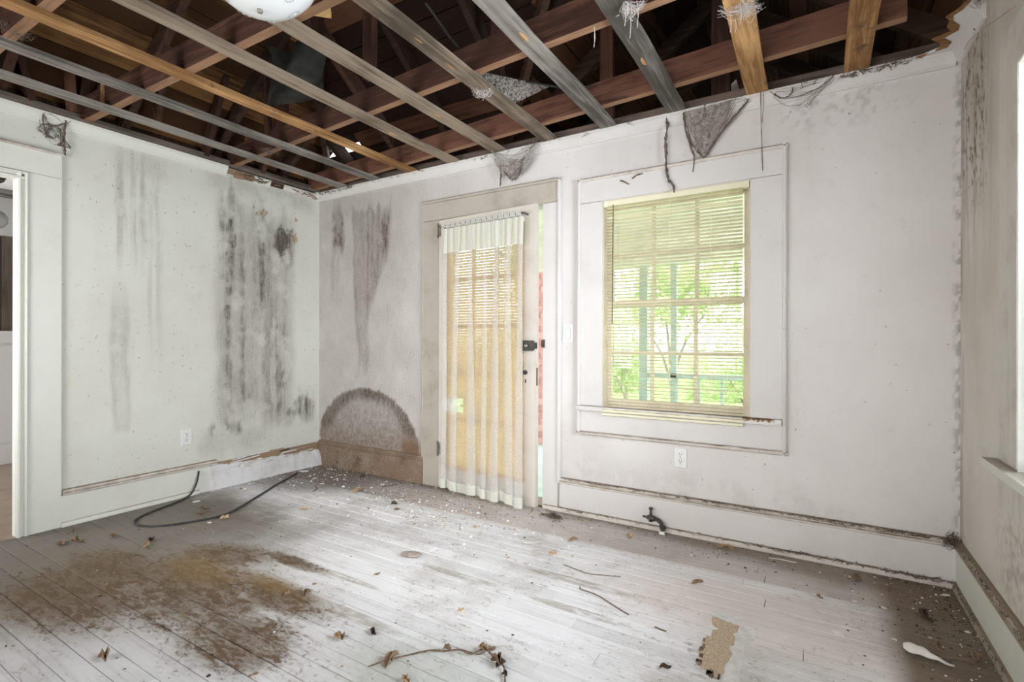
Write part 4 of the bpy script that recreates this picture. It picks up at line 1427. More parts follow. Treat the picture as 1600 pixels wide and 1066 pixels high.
# ------------------------------------------------------------------ wall fittings
def outlet(loc, rz, label):
    o = empty('wall_outlet', loc, (0, 0, rz), label=label, category='outlet', group='wall outlets')
    e = .003
    m = MB()
    w, h, t = .0365, .058, .0055
    m.add([(-w, 0, -h), (w, 0, -h), (w, 0, h), (-w, 0, h), (-w, -t + e, -h), (w, -t + e, -h), (w, -t + e, h), (-w, -t + e, h), (-w + e, -t, -h + e), (w - e, -t, -h + e), (w - e, -t, h - e), (-w + e, -t, h - e)],
          [(0, 1, 2, 3), (11, 10, 9, 8)] + [(i, 4 + i, 4 + (i + 1) % 4, (i + 1) % 4) for i in range(4)] + [(4 + i, 8 + i, 8 + (i + 1) % 4, 4 + (i + 1) % 4) for i in range(4)])
    m.build('cover_plate', 'plastic', o)
    for z in (.020, -.020):
        rc = MB().lathe([(.0165, 0), (.0165, .0025), (.0145, .0032), (0, .0032)], (0, -t, z), 20, (0, -1, 0)).build('receptacle', 'plastic', o)
        MB().box(-.0075, -.0048, -t - .0038, -t - .0030, z - .001, z + .009).build('slot', 'slot', rc)
        MB().box(.0048, .0075, -t - .0038, -t - .0030, z - .001, z + .007).build('slot', 'slot', rc)
        MB().lathe([(.0032, 0), (.0032, .0007), (0, .0007)], (0, -t - .0031, z - .0085), 10, (0, -1, 0)).build('ground_hole', 'slot', rc)
    MB().lathe([(.003, 0), (.003, .001), (0, .0014)], (0, -t, 0), 10, (0, -1, 0)).build('screw', 'metal', o)


outlet((3.231, -.0005, .446), 0, 'white wall outlet on the back wall below the window')
outlet((.0005, -1.140, .428), math.pi / 2, 'white wall outlet on the mould-streaked left wall')
ls = empty('light_switch', (2.507, -.0005, 1.182), label='white rocker light switch between door and back window', category='light switch')
MB().box(-.035, .035, -.005, 0, -.057, .057).build('cover_plate', 'plastic', ls)
MB().box(-.0185, .0185, -.0054, -.0046, -.035, .035).build('rocker_gap', 'slot', ls)
MB().prism([(-.005, -.033), (-.009, -.033), (-.0062, .033), (-.005, .033)], 'x', -.0165, .0165).build('rocker', 'plastic', ls)
for z in (-.048, .048):
    MB().lathe([(.003, 0), (.003, .001), (0, .0014)], (0, -.005, z), 10, (0, -1, 0)).build('screw', 'metal', ls)

# ceiling lamp: white pressed glass dish
cl = empty('ceiling_light', (2.225, -1.985, 0), label='white glass dish ceiling light with ringed flowers, hung under the bare strips', category='ceiling light')
CR, CZ = .178, 2.300


def dish_h(r):
    return CZ + .095 * (r / CR) ** 2.6


pr = [(CR * k / 22, dish_h(CR * k / 22)) for k in range(23)] + [(CR + .003, CZ + .100), (CR - .002, CZ + .104), (CR - .008, CZ + .098)] + [(CR * k / 12, dish_h(CR * k / 12) + .006) for k in range(11, -1, -1)]
sh = MB().lathe(pr, (0, 0, 0), 48).build('glass_dish', 'shade', cl, True)
for q in range(7):
    ang = 2 * math.pi * q / 7 + .35
    r0 = .118
    cx, cy = r0 * math.cos(ang), r0 * math.sin(ang)
    cz = dish_h(r0)
    nrm = Vector((.095 * 2.6 * (r0 / CR) ** 1.6 / CR * math.cos(ang), .095 * 2.6 * (r0 / CR) ** 1.6 / CR * math.sin(ang), -1)).normalized()
    u_ = nrm.orthogonal().normalized()
    v_ = nrm.cross(u_)
    fl = MB()
    for k in range(14):
        a = 2 * math.pi * k / 14
        c = Vector((cx, cy, cz)) + (u_ * math.cos(a) + v_ * math.sin(a)) * .021
        fl.lathe([(0, -.001), (.0036, .0002), (.0022, .0010), (0, .0013)], c, 7, nrm)
    fl.build('flower_ring', 'print_grey', sh, True)
    MB().lathe([(.007, -.001), (.0062, .0014), (.0035, .0026), (0, .003)], (cx, cy, cz), 14, nrm).build('flower_bead', 'plastic', sh, True)
MB().lathe([(.0, CZ - .012), (.008, CZ - .010), (.010, CZ - .002), (.008, CZ + .004), (0, CZ + .004)], (0, 0, 0), 16).build('finial', 'metal', cl, True)
MB().lathe([(.0, CZ + .09), (.07, CZ + .09), (.075, CZ + .135), (.06, CZ + .145), (0, CZ + .145)], (0, 0, 0), 28).build('canopy', 'metal', cl, True)
MB().obox((2.15, -1.69, 2.52), (.035, .035, 0), (-.05, .05, 0), (0, 0, .012)).build('lamp_board', 'lampwood', ceiling, label='short yellow board beside the lamp')

# gas cock by the baseboard
gv = empty('gas_valve', (3.10, -.045, 0), label='rusty dark gas cock on a bent pipe at the floor by the back baseboard', category='valve')
arc = [(.040, -.010, -.004), (.042, -.010, .030), (.034, -.009, .056), (.014, -.006, .072), (-.010, -.004, .076)]
MB().tube(arc, [.0125, .0115, .0115, .0115, .0115], 10).build('pipe', 'metal_dark', gv, True)
m = MB()
m.lathe([(.013, -.002), (.017, .0), (.017, .018), (.013, .020)], (.042, -.010, .026), 10)
m.lathe([(0, 0), (.016, 0), (.016, .018), (0, .018)], (-.026, -.003, .078), 8, (1, -.1, -.1))
m.build('fitting', 'metal_dark', gv)
MB().lathe([(0, -.024), (.012, -.022), (.015, -.006), (.015, .010), (.010, .018), (.006, .030), (0, .030)], (-.030, -.003, .078), 12).build('valve_body', 'metal_dark', gv, True)
MB().box(-.036, -.024, -.007, .002, .100, .134).build('key_handle', 'metal_dark', gv)
MB().lathe([(0, 0), (.012, .0), (.013, .006), (.008, .012), (0, .012)], (-.030, -.003, .128), 10).build('handle_top', 'metal_dark', gv, True)
MB().lathe([(.012, 0), (.012, .010), (.007, .014), (.006, .036), (0, .036)], (-.042, -.003, .078), 10, (-1, 0, .05)).build('nozzle', 'metal_dark', gv, True)
MB().box(.026, .058, -.030, -.014, .0, .016).build('white_plug', 'chip', gv, label='small white plug at the pipe foot')


cable = [(.020, -1.062, .165), (.036, -1.075, .130), (.045, -1.095, .075), (.055, -1.13, .025), (.085, -1.19, .007), (.14, -1.31, .0065), (.205, -1.47, .0065), (.285, -1.575, .0065), (.40, -1.60, .0065), (.52, -1.535, .0065),
         (.595, -1.42, .0065), (.652, -1.25, .0065), (.60, -1.10, .0065), (.53, -.984, .0065), (.42, -.80, .0065), (.326, -.654, .0065), (.24, -.49, .0065), (.142, -.324, .0065)]
MB().tube(spline(cable, 8), .0062, 8).build('black_cable', 'cable', None, True, label='black cable coming out of the left baseboard and looping over the floor', category='cable')
MB().tube(spline([(2.395, -1.30, 2.66), (2.33, -.95, 2.645), (2.36, -.78, 2.70)], 8), .006, 6).build('attic_cable', 'plastic_grey', None, True, label='grey cable strung between the joists over the third strip from the wall corner', category='cable')
MB().tube(spline([(2.53, -.62, 2.57), (2.70, -.46, 2.56), (2.80, -.33, 2.60)], 8), .006, 6).build('attic_cable', 'plastic_grey', None, True, label='short grey cable hanging between the two joists nearest the back wall', category='cable')
MB().tube(spline([(L - .012, -.10, 2.425), (L - .05, -.45, 2.315), (L - .03, -.86, 2.195)], 8), .0022, 5).build('copper_wire', 'wire', None, True, label='thin copper wire slanting across the top of the right wall', category='wire')
m = MB()
m.grid(lambda a, b: (1.06 + .34 * a + .03 * math.sin(7 * b), -1.22 + .05 * math.sin(6 * a + 3 * b) + .12 * a, 2.93 - .36 * b - .06 * math.sin(3 * a + b)), 18, 12)
v0 = len(m.v)
m.v += [(x, y + .004, z) for x, y, z in m.v]
m.f += [tuple(v0 + q for q in f[::-1]) for f in m.f]
m.build('plastic_sheet', 'plastic_grey', None, True, label='crumpled grey plastic sheet hanging in the roof space behind the lamp', category='sheet')

# ------------------------------------------------------------------ cobwebs and dirt hanging from the ceiling edge
def strands(mb, pts, n, r, spread, sag):
    """loose threads between random pairs of points"""
    for i in range(n):
        a, b = random.sample(pts, 2)
        a, b = Vector(a), Vector(b)
        j = lambda: Vector((random.gauss(0, spread), random.gauss(0, spread), random.gauss(0, spread)))
        a, b = a + j(), b + j()
        c = (a + b) / 2 - Vector((0, 0, random.uniform(0, sag))) + j()
        mb.tube(spline([a, c, b], 4), r * random.uniform(.6, 1.5), 3, .2, False)
    return mb


def dirt_rope(name, pts, r, label, mat='web_dark', parent=None, **kw):
    p = spline(pts, 7)
    rr = [r * (.45 + 1.1 * float(vnoise(np.array(i * .55), np.array(r * 99), 3))) * (1 if i < len(p) - 4 else .5) for i in range(len(p))]
    return MB().tube(p, rr, 5, .35).build(name, mat, parent, label=label, category='cobweb', **kw)


def web_sheet(mb, top_a, top_b, tip, ny=16, nx=18, bulge=.03, hang=.02, seed=0):
    """sagging sheet between a top edge and a low tip"""
    A, B, T = Vector(top_a), Vector(top_b), Vector(tip)

    def fn(u, v):
        top = A.lerp(B, u) - Vector((0, 0, hang * math.sin(math.pi * u)))
        w = 1 - v
        p = top * w + T * v
        side = (u - .5) * (.10 * v * (1 - v))
        nz = float(fbm(np.array(u * 6.), np.array(v * 6.), seed)) - .5
        return p + Vector((side + .012 * nz, -bulge * math.sin(math.pi * u) * (1 - v * .4) + .014 * nz, .030 * nz * v))
    mb.grid(fn, nx, ny)
    return mb


# big triangular web right of the eighth strip
cw = empty('cobweb', (3.40, -.05, 2.35), label='large dusty grey triangular cobweb hanging above the back window', category='cobweb')
m = web_sheet(MB(), (-.145, .0, .105), (.12, .0, .115), (-.035, .02, -.165), bulge=.035, seed=3)
web_sheet(m, (-.140, -.012, .10), (.04, -.02, .10), (-.06, .01, -.125), bulge=.02, seed=8)
m.build('web_sheet', 'web', cw)
m = MB()
m.tube(spline([(-.145, .0, .10), (-.135, .005, .0), (-.105, .012, -.11), (-.095, .015, -.14)], 6), .006, 5, .4)
m.tube(spline([(.20, .02, .105), (.08, .02, -.02), (.0, .02, -.12), (-.035, .02, -.17), (-.075, .018, -.125)], 6), .005, 5, .5)
strands(m, [(-.14, 0, .1), (.12, 0, .1), (.2, .02, .1), (-.035, .02, -.15), (-.09, .01, -.11), (0, 0, .1)], 26, .0012, .012, .03)
m.build('web_threads', 'web_dark', cw)
MB().tube(spline([(-.095, .015, -.13), (-.090, .017, -.18), (-.096, .016, -.245)], 6), [.004] * 6 + [.003] * 7, 5, .3).build('hanging_thread', 'web_dark', cw)
# two-legged web between fifth and sixth strip
cw = empty('cobweb', (2.12, -.05, 2.36), label='dusty torn cobweb slung between two strips above the back door casing', category='cobweb')
m = MB()
web_sheet(m, (-.165, -.04, .115), (.0, .01, .0), (-.105, .015, -.07), bulge=.02, seed=13)
web_sheet(m, (.06, .0, .03), (.20, -.03, .10), (.055, .015, -.085), bulge=.02, seed=17)
web_sheet(m, (-.11, .0, .02), (.07, .0, .02), (-.03, .02, -.115), bulge=.012, hang=.01, seed=19)
m.build('web_sheet', 'web', cw)
m = MB()
m.tube(spline([(-.12, .0, .03), (-.120, .01, -.03), (-.128, .015, -.13)], 5), .0045, 5, .5)
m.tube(spline([(-.11, .0, .0), (-.07, .01, -.06), (-.02, .018, -.10), (.03, .016, -.07), (.07, .01, .02)], 5), .005, 5, .6)
strands(m, [(-.165, -.03, .11), (.19, -.03, .1), (-.12, 0, .0), (.06, 0, .0), (-.03, .02, -.09), (.04, .02, -.06)], 26, .0012, .012, .03)
m.build('web_threads', 'web_dark', cw)
dirt_rope('dirt_strand', [(3.150, -.030, 2.47), (3.158, -.032, 2.40), (3.148, -.032, 2.32), (3.150, -.030, 2.23), (3.152, -.030, 2.15), (3.165, -.030, 2.085), (3.192, -.034, 2.045), (3.200, -.038, 2.00)], .0075,
          'long dirty web rope dangling from the eighth strip down to the window blind')
# threads on the upper right of the back wall
m = MB()
m.tube(spline([(3.655, -.05, 2.468), (3.657, -.045, 2.30), (3.660, -.03, 2.16), (3.664, -.03, 2.05)], 6), .0022, 4, .4)
m.tube(spline([(3.668, -.05, 2.468), (3.668, -.045, 2.40), (3.662, -.045, 2.30)], 6), .0016, 4, .3)
m.build('cobweb_thread', 'web_dark', None, label='thin web thread hanging from the ninth strip past the window head', category='cobweb')
m = MB()
m.tube(spline([(3.70, -.045, 2.462), (3.735, -.045, 2.425), (3.79, -.044, 2.405), (3.86, -.044, 2.408), (3.93, -.045, 2.43), (3.985, -.048, 2.468)], 6), .0022, 4, .4)
m.tube(spline([(3.72, -.044, 2.445), (3.745, -.044, 2.418), (3.775, -.044, 2.412), (3.80, -.044, 2.43), (3.805, -.046, 2.455)], 6), .0035, 4, .6)
strands(m, [(3.72, -.044, 2.46), (3.8, -.044, 2.41), (3.9, -.044, 2.42), (3.98, -.046, 2.465), (3.85, -.02, 2.36)], 14, .0010, .012, .02)
m.build('cobweb_thread', 'web_dark', None, label='sagging dark web threads along the crown between the two orange strips', category='cobweb')
# fluffy white webs on strips
for (c, n, lab) in (((3.262, -1.085, ZC - .006), 60, 'white fluffy cobweb on the underside of the eighth grey strip'), ((3.650, -.86, ZC - .004), 70, 'white fluffy cobweb wrapped over the middle orange strip'),
                    ((2.385, -.83, ZC - .002), 34, 'small white cobweb knot where the sixth strip crosses a joist'), ((.60, -.90, ZC - .002), 40, 'grey web tuft on the strip nearest the left wall corner'),
                    ((.87, -2.27, JZ + .02), 50, 'brown stringy cobweb on the joist near the upper left frame corner'), ((4.44, -.47, ZC - .01), 34, 'brown fluffy web under the torn ceiling corner')):
    cx, cy, cz = c
    pts = [(cx + random.gauss(0, .024), cy + random.gauss(0, .034), cz + random.gauss(0, .006)) for k in range(14)]
    m = strands(MB(), pts, int(n * 1.5), .0006, .010, .022)
    if n >= 60:
        for k in range(3):
            x, y = cx + random.uniform(-.06, .05), cy + random.uniform(-.03, .08)
            m.tube(spline([(x, y, cz), (x + .004, y + .004, cz - .05), (x, y + .002, cz - random.uniform(.07, .12))], 5), .0014, 4, .4)
    m.build('web_tuft', 'web_white' if 'white' in lab else 'web_dark', None, label=lab, category='cobweb')
# dirt web by the doorway on the left wall
m = MB()
P0 = [(.036, -1.945, 2.46), (.03, -1.94, 2.40), (.02, -1.925, 2.345), (.018, -1.89, 2.33), (.018, -1.86, 2.30), (.03, -1.842, 2.44), (.02, -1.84, 2.34), (.02, -1.87, 2.35)]
for i in range(9):
    a, b = random.sample(P0, 2)
    m.tube(spline([a, ((a[0] + b[0]) / 2, (a[1] + b[1]) / 2 + random.gauss(0, .02), (a[2] + b[2]) / 2 + random.gauss(0, .02)), b], 5), .0028, 4, .8)
m.tube(spline([(.034, -1.838, 2.455), (.026, -1.842, 2.40), (.022, -1.842, 2.33), (.018, -1.838, 2.25)], 6), .0055, 5, .6)
strands(m, P0, 24, .0010, .015, .02)
m.build('cobweb', 'web_dark', None, label='dark dirty cobweb above the doorway casing on the left wall', category='cobweb')
# webs in roof space
m = MB()
web_sheet(m, (2.22, -.78, 2.66), (2.58, -.42, 2.62), (2.34, -.50, 2.52), bulge=.05, seed=29)
m.build('web_sheet', 'web', None, label='grey cobweb sheet stretched between two joists in the roof space', category='cobweb')
dirt_rope('dirt_strand', [(3.10, -1.03, ZC), (3.102, -1.03, ZC - .04), (3.098, -1.028, ZC - .085)], .003, 'pale short web string dangling left of the eighth strip', 'web_white')
dirt_rope('dirt_strand', [(4.47, -.30, 2.62), (4.462, -.33, 2.55), (4.464, -.31, 2.46), (4.466, -.30, 2.41)], .006, 'dark dirty strand hanging beside the torn ceiling corner')
# bits of straw caught on the window head
for (pts, lab, r) in (([(2.870, -.026, 2.128), (2.895, -.030, 2.115), (2.925, -.026, 2.096)], 'short brown straw stuck on the window head board, lower of two', .0045),
                      ([(2.945, -.026, 2.128), (2.975, -.030, 2.142), (3.01, -.026, 2.148)], 'curved brown straw stuck on the window head board, upper of two', .004)):
    MB().tube(spline(pts, 4), r, 5, .3).build('straw', 'twig', None, label=lab, category='straw')


# ------------------------------------------------------------------ litter on the floor
def leaf_mesh(name, mat, L_=.06, W_=.03, curl=.5, seed=0, lobes=0):
    r = random.Random(seed)
    ph = r.uniform(0, 6)

    def fn(u, v):
        s = u
        w = W_ * math.sin(math.pi * min(1, s * .96 + .02)) ** .7 * (1 + (.35 * math.sin(s * lobes * math.pi * 2 + ph) if lobes else 0))
        q = (v - .5) * 2
        x = (s - .5) * L_
        y = q * w * math.cos(curl * q * 1.2) + .006 * math.sin(5 * s + ph)
        z = .004 + abs(q) ** 1.6 * w * math.sin(curl) * 1.0 + .010 * curl * math.sin(3.3 * s + ph) ** 2 + .003 * math.sin(9 * s + 3 * q + ph)
        return (x, y, z)
    m = MB().grid(fn, 9, 6)
    v0 = len(m.v)
    m.v += [(x, y, z + .0012) for x, y, z in m.v]
    m.f = [f[::-1] for f in m.f] + [tuple(v0 + q for q in f) for f in m.f]
    m.tube([(-L_ / 2 + .003, 0, .004), (-L_ / 2 - .014, .004, .003)], .0009, 4)
    zmin = min(p[2] for p in m.v)
    m.v = [(x, y, z - zmin) for x, y, z in m.v]
    return m.mesh(name, mat)


LM = [leaf_mesh('dry_leaf', 'leaf', .075, .022, .8, 1), leaf_mesh('dry_leaf', 'leaf', .06, .026, 1.1, 2, 3), leaf_mesh('dry_leaf', 'leaf', .085, .018, .5, 3), leaf_mesh('dry_leaf', 'leaf', .065, .03, .9, 4, 2)]
LT = [leaf_mesh('dry_leaf', 'leaf_tan', .08, .022, .6, 5), leaf_mesh('dry_leaf', 'leaf_tan', .06, .026, .9, 6, 2)]
LEAVES = [
    (1.76, -2.27, 'd', 1.0, 'dark crumpled leaf on the pale boards nearest the camera at left'),
    (.714, -1.675, 'd', .8, 'dark leaf on the brown boards past the cable loop'),
    (.347, -1.95, 'd', 1.0, 'curled leaf on the dirty boards below the doorway casing, nearer the camera'),
    (.474, -1.757, 'd', .7, 'small dark leaf lying between the doorway casing and the cable loop'),
    (.782, -1.726, 't', .8, 'tan-edged leaf on the dirty boards in front of the cable loop'),
    (.16, -1.84, 'd', .6, 'little leaf against the left baseboard close to the doorway'),
    (.39, -1.90, 'd', 1.0, 'wide flat leaf on the dirty boards below the doorway casing, farther from the camera'),
    (.969, -.415, 't', 1.2, 'long tan leaf on the edge between dusty and white boards'),
    (1.526, -.574, 'd', .6, 'small brown leaf beside the plaster crumbs in front of the door'),
    (1.43, -.50, 'd', .8, 'reddish crumpled leaf beside the white plaster lump'),
    (.704, -.115, 'd', .8, 'dark leaf close to the brown back baseboard'),
    (1.981, -1.603, 'd', .7, 'dark leaf on the white boards beyond the worn brown patch'),
    (.991, -.888, 't', .7, 'small tan leaf on the white boards right of the cable end'),
    (1.918, -1.66, 'd', .8, 'brown leaf at the right edge of the worn brown patch'),
    (2.373, -1.756, 't', .9, 'tan leaf on the pale boards left of the dry vine'),
    (2.45, -1.66, 'd', .7, 'dark leaf on a board seam behind the dry vine'),
    (2.754, -1.80, 't', .7, 'tan leaf under the dry vine at the bottom of the view'),
    (2.643, -1.354, 't', .45, 'tiny tan leaf in the middle of the white boards'),
    (2.10, -1.30, 'd', .45, 'tiny dark leaf on the white boards nearer than the stone'),
    (2.993, -.205, 't', .8, 'curled tan leaf in front of the gas valve'),
    (3.486, -.095, 't', 1.1, 'flat tan leaf against the back baseboard right of the gas valve'),
    (2.735, -.426, 't', .8, 'pinkish curled leaf on the dust in front of the back window'),
    (2.722, -.655, 't', .7, 'curled leaf on the dust edge, nearest the long brown straw'),
    (3.441, -.586, 't', .8, 'leaf scrap on the pink dust behind the linoleum remnant'),
    (3.926, -.448, 'd', .5, 'small dark leaf on the pink boards left of the brown corner'),
    (4.294, -.421, 'd', 1.1, 'crumpled brown leaf in the shaded corner by the right wall'),
    (4.40, -.66, 'd', .9, 'dark leaf against the right baseboard'),
    (4.30, -.655, 'd', .8, 'brown leaf lying against the curled white paint chip'),
    (4.084, -.142, 'd', 1.0, 'long brown leaf close to the back baseboard near the right corner'),
    (3.47, -1.284, 'd', .6, 'dark curl at the lower left edge of the linoleum remnant'),
    (.72, -1.262, 't', .9, 'reddish tan leaf lying against the cable'),
    (.40, -1.22, 'd', 1.0, 'brown leaf inside the cable loop, nearest the baseboard'),
    (.50, -1.30, 'd', .8, 'small brown leaf inside the cable loop, nearest the camera'),
    (2.478, -.155, 'd', .7, 'leaf scrap at the foot of the back door jamb'),
]
for i, (x, y, k, s, lab) in enumerate(LEAVES):
    me = random.choice(LM if k == 'd' else LT)
    o = put('dry_leaf', me, None, (x, y, .0002), (0, 0, random.uniform(0, 6.28)), label=lab, category='leaf', group='dead leaves on the floor')
    o.scale = (s, s, s)

# dust clump by the door jamb
m = strands(MB(), [(random.gauss(0, .045), random.gauss(0, .022), abs(random.gauss(0, .008)) + .006) for k in range(24)], 90, .0012, .004, .0)
m.v = [(x, y, max(z, .0008)) for x, y, z in m.v]
put('dust_clump', m.mesh('dust_clump', 'web_dark'), None, (2.48, -.16, 0), label='dark hairy dust clump on the floor right of the door', category='dust clump')

# stone
m = MB().lathe([(0, -.5), (.5, -.42), (.86, -.2), (1, .05), (.85, .34), (.5, .52), (0, .58)], (0, 0, 0), 18)
sv = []
for x, y, z in m.v:
    a = math.atan2(y, x)
    f = 1 + .14 * math.cos(2 * a + .5) + .16 * math.cos(a) + .05 * math.sin(5 * a + 3 * z)
    sv.append((x * .052 * f, y * .030 * f, max(z, -.42) * .026 + .0109))
m.v = sv
put('stone', m.mesh('stone', 'stone', True), None, (2.093, -1.067, 0), (0, 0, .45), label='flat grey-brown stone lying alone on the white boards', category='stone')

# paint and plaster chips
def chip_mesh(seed, n=9, cup=.3):
    r = random.Random(seed)
    m = MB()
    pts = [(math.cos(2 * math.pi * k / n) * r.uniform(.55, 1.1), math.sin(2 * math.pi * k / n) * r.uniform(.4, .8)) for k in range(n)]
    h = lambda x, y: cup * (x * x * .35 + y * y * .2) * .35
    vs = [(x, y, h(x, y)) for x, y in pts] + [(x, y, h(x, y) + .06) for x, y in pts] + [(0, 0, 0), (0, 0, .06)]
    fs = [(k, (k + 1) % n, n + (k + 1) % n, n + k) for k in range(n)] + [(2 * n, (k + 1) % n, k) for k in range(n)] + [(2 * n + 1, n + k, n + (k + 1) % n) for k in range(n)]
    return m.add(vs, fs).mesh('paint_chip', 'chip')


CM = [chip_mesh(k) for k in range(5)]
CHIPS = [(3.81, -.861, .018, 'white paint chip in the pink boards between linoleum and corner, nearest the camera'), (3.989, -.723, .030, 'long white paint chip in the pink boards between linoleum and corner'),
         (3.561, -.935, .024, 'white paint chip touching the left side of the linoleum remnant'), (4.159, -.399, .014, 'white chip just inside the brown corner'),
         (1.004, -.19, .022, 'white plaster chip near the brown back baseboard'), (1.556, -.50, .042, 'white plaster lump among crumbs in front of the door'),
         (.78, -.568, .026, 'pale plaster chip near the end of the black cable'), (.13, -.25, .045, 'white paint sheet curled on the floor in the left back corner'),
         (.86, -.69, .030, 'white chip at the edge of the dust, nearest the cable end'), (.92, -.59, .028, 'white chip at the edge of the dust, beside the long tan leaf'),
         (4.41, -.12, .018, 'white chip near the right back corner'), (4.42, -.45, .014, 'white chip beside the right baseboard'), (4.057, -.40, .012, 'tiny white chip on the pink boards left of the corner shade'),
         (.70, -1.345, .020, 'white chip lying beside the cable'), (.20, -1.17, .030, 'white sliver on the floor where the cable leaves the wall'), (1.30, -.28, .020, 'small white chip in the dust left of the curtain'),
         (.40, -.35, .028, 'white flake in the dark debris of the left back corner'), (.58, -.42, .024, 'pale flake in the dark debris right of the left back corner'),
         (4.17, -.66, .011, 'tiny white chip at the edge of the brown corner boards'), (2.83, -.60, .014, 'white crumb on the dust in front of the window'), (3.35, -.28, .012, 'white crumb on the dust in front of the gas valve')]
for i, (x, y, s, lab) in enumerate(CHIPS):
    o = put('paint_chip', CM[i % 5], None, (x, y, .0005), (0, 0, random.uniform(0, 6.28)), label=lab, category='paint chip', group='paint chips on the floor')
    o.scale = (s, s, s * .7)
# large curled chip in the right corner
m = MB()
prof = [(0, .004), (.06, .026), (.14, .033), (.26, .031), (.40, .024), (.55, .013), (.70, .008), (.86, .006), (1, .002)]


def spoon(u, v):
    w = np.interp(u, [q[0] for q in prof], [q[1] for q in prof])
    q = (v - .5) * 2
    return ((u - .25) * .150, q * w, .010 + .016 * (1 - q * q) * math.sin(math.pi * min(1, u * 1.15 + .1)) + .002 * math.sin(20 * u))


m.grid(spoon, 18, 8)
v0 = len(m.v)
m.v += [(x, y, z - .003) for x, y, z in m.v]
m.f += [tuple(v0 + q for q in f[::-1]) for f in m.f]
m.box(-.02, .0, -.008, .008, .0, .012)
put('curled_paint_chip', m.mesh('curled_paint_chip', 'chip', True), None, (4.225, -.715, .0), (0, .0, -.48), label='large curled white paint chip with a tail in the shaded right corner', category='paint chip')

# linoleum remnant
def flat(name, pts, h, mat, **kw):
    n = len(pts)
    return MB().add([(x, y, .0002) for x, y in pts] + [(x, y, h) for x, y in pts], [tuple(range(n))[::-1], tuple(range(n, 2 * n))] + [(i, (i + 1) % n, n + (i + 1) % n, n + i) for i in range(n)]).build(name, mat, **kw)


def rag(pts, k=5, a=.008):
    o = []
    for i in range(len(pts)):
        p, q = pts[i], pts[(i + 1) % len(pts)]
        for j in range(k):
            t = j / k
            o.append((p[0] + (q[0] - p[0]) * t + random.uniform(-a, a), p[1] + (q[1] - p[1]) * t + random.uniform(-a, a)))
    return o


lino = flat('linoleum_remnant', rag([(3.555, -.85), (3.565, -1.0), (3.552, -1.04), (3.556, -1.13), (3.575, -1.21), (3.635, -1.25), (3.652, -1.10), (3.645, -.99), (3.648, -.87)]), .0016, 'lino',
            label='torn tan linoleum remnant stuck to the boards', category='linoleum')
flat('pale_skin', rag([(3.655, -.87), (3.648, -.99), (3.656, -1.10), (3.642, -1.26), (3.70, -1.25), (3.696, -1.10), (3.69, -.99), (3.72, -.93), (3.718, -.84)], 4, .006), .0012, 'lino_w', parent=lino, label='pale grey skin along the right edge')
flat('pale_skin', rag([(3.555, -.84), (3.65, -.86), (3.655, -.81), (3.57, -.79)], 4, .006), .0012, 'lino_w', parent=lino)
for i in range(13):
    x, y = (3.556 + random.uniform(-.006, .012), random.uniform(-1.20, -1.0)) if i < 8 else (random.uniform(3.57, 3.64), -1.215 - .03 * random.random())
    MB().obox((x, y, .003), (random.uniform(.003, .007), 0, 0), (0, random.uniform(.005, .014), 0), (0, 0, .0025)).build('curled_edge', 'grit', lino)

# dry vine with leaves, twigs and straws
vn = empty('dry_vine', (2.80, -1.64, 0), label='dry brown vine with withered leaves lying across the pale boards', category='vine')
vp = [(2.593, -1.818), (2.623, -1.772), (2.655, -1.711), (2.718, -1.646), (2.763, -1.61), (2.81, -1.585), (2.855, -1.575), (2.885, -1.535), (2.951, -1.556), (2.99, -1.575), (3.02, -1.61), (3.06, -1.68)]
MB().tube(spline([(x - 2.80, y + 1.64, .006 + .006 * (i % 2)) for i, (x, y) in enumerate(vp)], 6), .0028, 6, .3).build('stem', 'twig', vn)
MB().tube(spline([(-.04, .03, .006), (.02, .062, .010), (.075, .075, .006), (.09, .10, .006)], 6), .0018, 5, .3).build('stem', 'twig', vn)
for (x, y, s, k) in ((2.632, -1.752, .9, 0), (2.64, -1.735, .7, 1), (2.765, -1.60, .6, 1), (2.88, -1.53, .8, 4), (2.905, -1.52, .7, 0), (2.962, -1.572, .9, 1), (2.955, -1.56, .8, 3), (2.975, -1.57, .7, 0), (3.02, -1.61, .5, 1)):
    o = put('leaf', LM[k] if k < 4 else LT[1], vn, (x - 2.80, y + 1.64, .004), (random.uniform(-.3, .3), random.uniform(-.3, .3), random.uniform(0, 6.28)))
    o.scale = (s, s, s)
